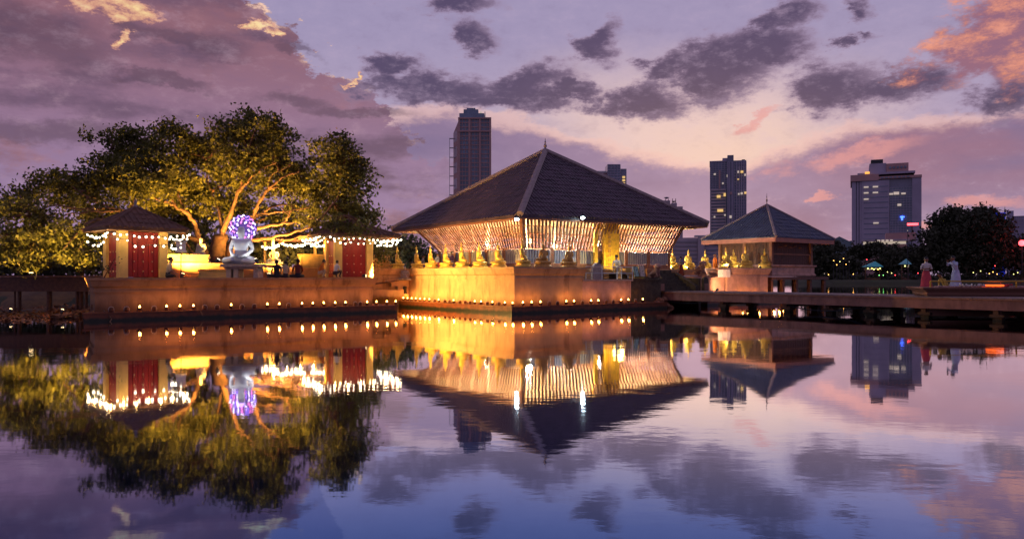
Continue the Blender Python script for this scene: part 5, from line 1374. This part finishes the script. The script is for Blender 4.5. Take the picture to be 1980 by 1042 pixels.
# broad tower at the right with red and blue signs
T6 = TB('broad_tower', 'broad grey office tower with stepped roof, red light bar and blue sign', 1648, 400, 0); k = T6.k
T6.box('body', 0, 129*k, 0, 30, 0, T6.z(345), M_glass2)
T6.box('corner_pier', -.3, 7*k, -1.2, 30, 0, T6.z(352), M_conc2); T6.box('corner_pier', 9*k, 12*k, -1.2, -.02, 0, T6.z(352), M_conc2); T6.box('corner_pier', 14*k, 18*k, -1.2, -.02, 0, T6.z(352), M_conc2)
T6.box('front_wall', 18.1*k, 70*k, -1.6, -.03, 0, T6.z(352), M_conc2)
for j in range(12):
    z1 = T6.z(363+j*10); T6.box('window_band', 22*k, 68*k, -1.75, -1.61, z1-1.4*k, z1, M_glass)
T6.box('dark_bay', 71*k, 112*k, -.9, -.03, 0, T6.z(366), M_glass); facade(T6, 71*k, 112*k, -.92, T6.z(470), T6.z(367), 8, 22, M_conc2, .12, .18, .25)
T6.box('end_pier', 112.1*k, 129*k, -1.4, -.03, 0, T6.z(350), M_conc2)
T6.box('cornice', -1, 50*k, -2.2, 30, T6.z(352)+.02, T6.z(340), M_conc3); T6.box('cornice', 50.1*k, 129.5*k, -1.9, 30, T6.z(350)+.02, T6.z(345), M_conc3)
T6.box('roof_step', 10*k, 118*k, 0, 26, T6.z(340)+.01, T6.z(336), M_conc2); T6.box('roof_step', 33*k, 65*k, 2, 20, T6.z(336)+.01, T6.z(318), M_conc2); T6.box('roof_step', 36*k, 59*k, 3, 16, T6.z(318)+.01, T6.z(310), M_metal)
T6.box('roof_step', 65.1*k, 106*k, 1, 22, T6.z(336)+.01, T6.z(320), M_conc3)
for i in range(5): T6.box('roof_window', (70+i*7)*k, (74+i*7)*k, .6, .98, T6.z(330), T6.z(326), M_glass)
for j in range(7): T6.box('roof_window', (54+j*8)*k, (59+j*8)*k, -2.5, -2.22, T6.z(349), T6.z(346.5), M_glass)
T6.box('roof_light', 24*k, 33*k, -2.5, -2.3, T6.z(339), T6.z(335), mat('amber_glow', (1, .5, .1), .5, var=0, emit=(1, .45, .08), es=1.3))
for (u, v, w_, h_) in ((22, 364, 9, 2.5), (39, 364, 10, 2.5), (22, 375, 9, 2.5), (39, 375, 10, 2.5), (22, 387, 9, 2.5), (40, 433, 10, 2.5), (70, 379, 7, 3), (78, 378, 10, 5), (92, 379, 8, 3), (85, 400, 7, 4)):
    T6.box('lit_window', u*k, (u+w_)*k, -2.1, -1.8, T6.z(v)-h_*k/2, T6.z(v)+h_*k/2, M_winw)
bs = T6.box('blue_sign', 92*k, 95*k, -1.6, -1.3, T6.z(429), T6.z(421), M_bluel); T6.box('blue_sign', 90*k, 98*k, -1.6, -1.3, T6.z(424), T6.z(421.5), M_bluel)
# curved low commercial building in front of it
T7 = TB('lit_podium', 'low cream-lit commercial building with a red light bar on its roof', 1668, 330, 0, 'building'); k = T7.k
T7.box('body', 0, 84*k, 0, 14, 0, T7.z(474), M_conc3); T7.box('lit_floor', 1*k, 82*k, -.5, -.02, T7.z(473), T7.z(468), M_winw)
T7.box('body', 44*k, 100*k, -1, 12, T7.z(466), T7.z(452), M_conc3); T7.box('eave', -2*k, 88*k, -2, 12, T7.z(468)+.02, T7.z(464), M_conc)
for i in range(4): T7.box('lit_window', (28+i*8)*k, (33+i*8)*k, -2.4, -2.1, T7.z(468), T7.z(465), M_winw)
T7.box('red_light_bar', 84*k, 104*k, -1.6, -1.2, T7.z(438.5), T7.z(434.5), M_redl); T7.box('sign_post', 92*k, 94*k, -1.2, 0, T7.z(452), T7.z(439), M_metal)
# blue-lit building behind the big dark tree
T8 = TB('blue_lit_building', 'building edge glowing deep blue behind the big dark tree', 1910, 380, 0, 'building'); k = T8.k
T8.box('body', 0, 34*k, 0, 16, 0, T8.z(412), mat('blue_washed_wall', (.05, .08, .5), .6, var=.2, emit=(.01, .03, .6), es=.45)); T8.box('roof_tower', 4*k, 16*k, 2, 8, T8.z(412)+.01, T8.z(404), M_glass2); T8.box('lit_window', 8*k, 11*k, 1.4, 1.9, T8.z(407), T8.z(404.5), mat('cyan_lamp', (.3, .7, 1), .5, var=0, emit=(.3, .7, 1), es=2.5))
T9 = TB('grey_flats', 'grey apartment blocks at the far right edge beside the blue-lit building', 1946, 420, 0, 'building'); k = T9.k
T9.box('body', 0, 14*k, 0, 16, 0, T9.z(408), M_conc2); T9.box('body', 14.1*k, 60*k, 2, 16, 0, T9.z(418), M_conc2); facade(T9, 14.1*k, 60*k, 1.98, T9.z(470), T9.z(419), 10, 8, M_conc, .3, .3, .3)
# hill far away
h = MB(); n = 26
for i in range(n+1):
    f = i/n; u = 1540 + f*240; zt = W(0, 536-(76*math.sin(math.pi*min(1, f*1.15+.12))**.8) + 3*math.sin(i*1.9), 1500).z
    h.v += [tuple(W(u, 560, 1500)), (at(u, 1500), 1500, zt), (at(u, 1700), 1700, zt*.6), (at(u, 1900), 1900, 0)]
for i in range(n):
    for k in range(3): a = i*4+k; h.f.append((a, a+4, a+5, a+1))
struct('far_hill', h, mat('hazy_hill', (.10, .14, .15), .9, var=.3, scale=.02), True)
# trees
def tree(name, label, u, Y, blobs, dens, size, m=M_leafd, spread=.9, seed=1, z0=1.0, group=None, tr=.35):
    t = thing(name, label, 'tree', (at(u, Y), Y, z0), group=group)
    b0 = Vector((at(u, Y), Y, z0)); 
    c = W(blobs[0][0], blobs[0][1], Y)
    part('trunk', MB().tube([b0, b0.lerp(c, .5)+Vector((tr, 0, 0)), c], [tr*1.2, tr*.9, tr*.4], 7), M_bark, t, True, True)
    for (uu, vv, ru, rv) in blobs[1:]:
        d = W(uu, vv, Y); part('branch', MB().tube([b0.lerp(c, .55)+Vector((tr*.8, 0, 0)), b0.lerp(d, .75), d], [tr*.5, tr*.35, tr*.12], 5), M_bark, t, True, True)
    V_, n_ = leaf_cloud([(a, b, c_, d, Y) for a, b, c_, d in blobs], dens, size, 6, seed, 16, spread); leaves_obj('crown', V_, n_, m, t)
    return t
tree('rain_tree', 'huge domed dark tree on the far shore at the right', 1872, 235, [(1870, 455, 75, 48), (1815, 480, 48, 42), (1925, 480, 48, 46), (1870, 500, 80, 34), (1845, 435, 45, 30), (1905, 435, 45, 32), (1780, 505, 28, 26), (1960, 500, 28, 34), (1840, 408, 22, 10), (1900, 404, 18, 8)], 5.5, .9, spread=1.2, seed=11, tr=1.1)
tt = [(1590, 500, 34, 34, 230, 'dark bushy tree just right of the small pavilion roof'), (1636, 508, 30, 24, 240, 'low dark tree left of the green stall roof'), (1575, 478, 16, 20, 250, 'narrow tree touching the small pavilion eave'), (1660, 485, 24, 16, 300, 'hazy tree at the foot of the broad tower'), (1722, 502, 34, 26, 236, 'round dark tree right of the green stall roof'), (1765, 495, 26, 28, 245, 'tree filling the gap left of the huge domed tree'), (1705, 478, 34, 12, 290, 'pale row-like tree under the lit podium'), (1998, 480, 34, 46, 240, 'tree cut by the right edge of the photo'), (1610, 475, 22, 12, 320, 'far small tree in front of the hill')]
for i, (u, v, ru, rv, Y, l) in enumerate(tt):
    tree('shore_tree', l, u, Y, [(u, v, ru*.8, rv*.8), (u-ru*.5, v+rv*.35, ru*.6, rv*.6), (u+ru*.5, v+rv*.3, ru*.6, rv*.6), (u, v+rv*.6, ru*.9, rv*.5)], 8, .9, spread=1.1, seed=30+i, group='trees on the far shore', tr=.5)
for i, (u, v, ru, rv, Y, l) in enumerate(((790, 478, 44, 34, 64, 'dark green tree behind the gap left of the main pavilion'), (762, 462, 30, 24, 60, 'small tree beside the right shrine roof'), (838, 500, 40, 20, 66, 'bushy tree seen under the left eave of the main pavilion'))):
    tree('garden_tree', l, u, Y, [(u, v, ru*.8, rv*.8), (u-ru*.5, v+rv*.35, ru*.6, rv*.6), (u+ru*.5, v+rv*.3, ru*.6, rv*.6), (u, v+rv*.9, ru*.9, rv*.7)], 50, .26, spread=.5, seed=50+i, group='trees behind the main pavilion', tr=.2)
for i, (u, v, ru, rv, Y, l) in enumerate(((40, 490, 80, 50, 62, 'dark tree behind the left walkway at the photo edge'), (150, 485, 70, 50, 60, 'dark tree behind the walkway left of the left shrine'), (340, 470, 70, 50, 56, 'tree behind the pale altar wall'), (470, 475, 80, 46, 58, 'tree behind the white Buddha halo'), (600, 480, 70, 42, 58, 'tree behind the low shelter and visitors'), (700, 495, 60, 34, 60, 'tree behind the right shrine'))):
    tree('background_tree', l, u, Y, [(u, v, ru, rv*.8), (u-ru*.5, v+rv*.5, ru*.7, rv*.6), (u+ru*.5, v+rv*.5, ru*.7, rv*.6)], 52, .30, spread=.55, seed=70+i, group='trees behind the left platform', tr=.3)
for i, (u, Y, l) in enumerate(((300, 50, 'orange floodlight on the bank behind the left shrine'), (520, 51, 'orange floodlight on the bank behind the white Buddha'), (690, 53, 'orange floodlight on the bank behind the right shrine'))):
    t = uplight(Vector((at(u, Y), Y, 1.3)), (0, .6, .8), 5000, OR, l, 140, .12); t.name = 'bank_floodlight'
# hedge along the far bank, stalls and lights by the water
hv, hn = leaf_cloud([(u, 538, 22, 6, 225) for u in range(1560, 2010, 26)], 12, .8, 3, 5, 10, .9)
hr = thing('bank_hedge', 'low dark planting along the far bank', 'hedge', (at(1780, 225), 225, .9)); leaves_obj('foliage', hv, hn, M_leafd, hr)
def stall(u, w_, hgt, col, label, rm, lamps):
    Y = 218; k = Y/FPX; t = thing('market_stall', label, 'stall', (at(u, Y), Y, .6))
    z = lambda v: HC+(HZ-v)*k-.6
    for x in (-1, 1): part('post', MB().box(x*w_*k*.8-.1, x*w_*k*.8+.1, -.1, .1, 0, z(hgt+10)), M_wood, t)
    r = MB(); e = w_*k; zz = z(hgt+11); r.v = [(-e, -1.5, zz), (e, -1.5, zz), (e, 1.5, zz), (-e, 1.5, zz), (0.3*e, 0, z(hgt))]; r.f = [(0, 1, 4), (1, 2, 4), (2, 3, 4), (3, 0, 4), (3, 2, 1, 0)]
    part('roof', r, rm, t); part('counter', MB().box(-e*.8, e*.8, -.6, .4, 0, 1.0), M_wood, t)
    for i in range(lamps): part('lamp', MB().ball((-e*.8+1.6*e*(i+.5)/lamps, -.9, zz-.5-.2*(i % 2)), .2, 7, 5), (M_ylw, M_winw, M_warm)[i % 3], t)
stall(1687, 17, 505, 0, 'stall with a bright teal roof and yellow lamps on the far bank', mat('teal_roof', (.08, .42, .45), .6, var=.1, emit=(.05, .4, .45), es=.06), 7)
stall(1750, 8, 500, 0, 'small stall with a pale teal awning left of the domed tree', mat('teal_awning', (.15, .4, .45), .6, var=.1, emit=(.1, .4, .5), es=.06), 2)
def lamp(u, v, m, label, r=2.0, Y=216, post=True):
    k = Y/FPX; t = thing('shore_light', label, 'street lamp', (at(u, Y), Y, .7)); z = HC+(HZ-v)*k-.7
    part('lamp_head', MB().ball((0, 0, z), r*k*.42, 8, 5), m, t)
    if post: part('pole', MB().tube([(0, 0, 0), (0, 0, z-.1)], .07, 5), M_metal, t)
col_names = {'w': (M_warm, 'orange'), 'y': (M_ylw, 'yellow'), 'g': (M_greenl, 'green'), 'r': (M_redl, 'red'), 'b': (M_winw, 'white')}
LM = [(1612, 504, 'w'), (1618, 512, 'w'), (1624, 506, 'y'), (1631, 500, 'w'), (1636, 511, 'w'), (1642, 506, 'b'), (1594, 529, 'b'), (1602, 531, 'w'), (1650, 530, 'w'), (1676, 502, 'r'), (1716, 526, 'y'), (1724, 528, 'y'), (1775, 528, 'r'), (1700, 532, 'g'), (1708, 532, 'g'), (1731, 532, 'r'),
      (1882, 527, 'y'), (1888, 530, 'b'), (1896, 524, 'y'), (1913, 529, 'w'), (1920, 526, 'w'), (1924, 514, 'r'), (1928, 530, 'w'), (1960, 530, 'y'), (1968, 527, 'y'), (1757, 513, 'b'), (1755, 446, 'b')]
cnt = {}
for u, v, c in LM:
    m, nm = col_names[c]; cnt[c] = cnt.get(c, 0)+1
    where = 'between the pavilion and the teal stall' if u < 1668 else ('near the teal stall' if u < 1770 else 'under the huge domed tree')
    lamp(u, v, m, '%s small %s light on the far bank %s' % (ORD[cnt[c]-1], nm, where))
t = thing('red_beacon', 'glowing red round light at the right edge above the far trees', 'light', W(1976, 470, 225)); part('lens', MB().ball((0, 0, 0), .9, 10, 6), M_redl, t); part('pole', MB().tube([(0, 0, -10), (0, 0, -.8)], .15, 5), M_metal, t); light('POINT', (0, -1.5, 0), 900, (1, .05, .05), t, .5)
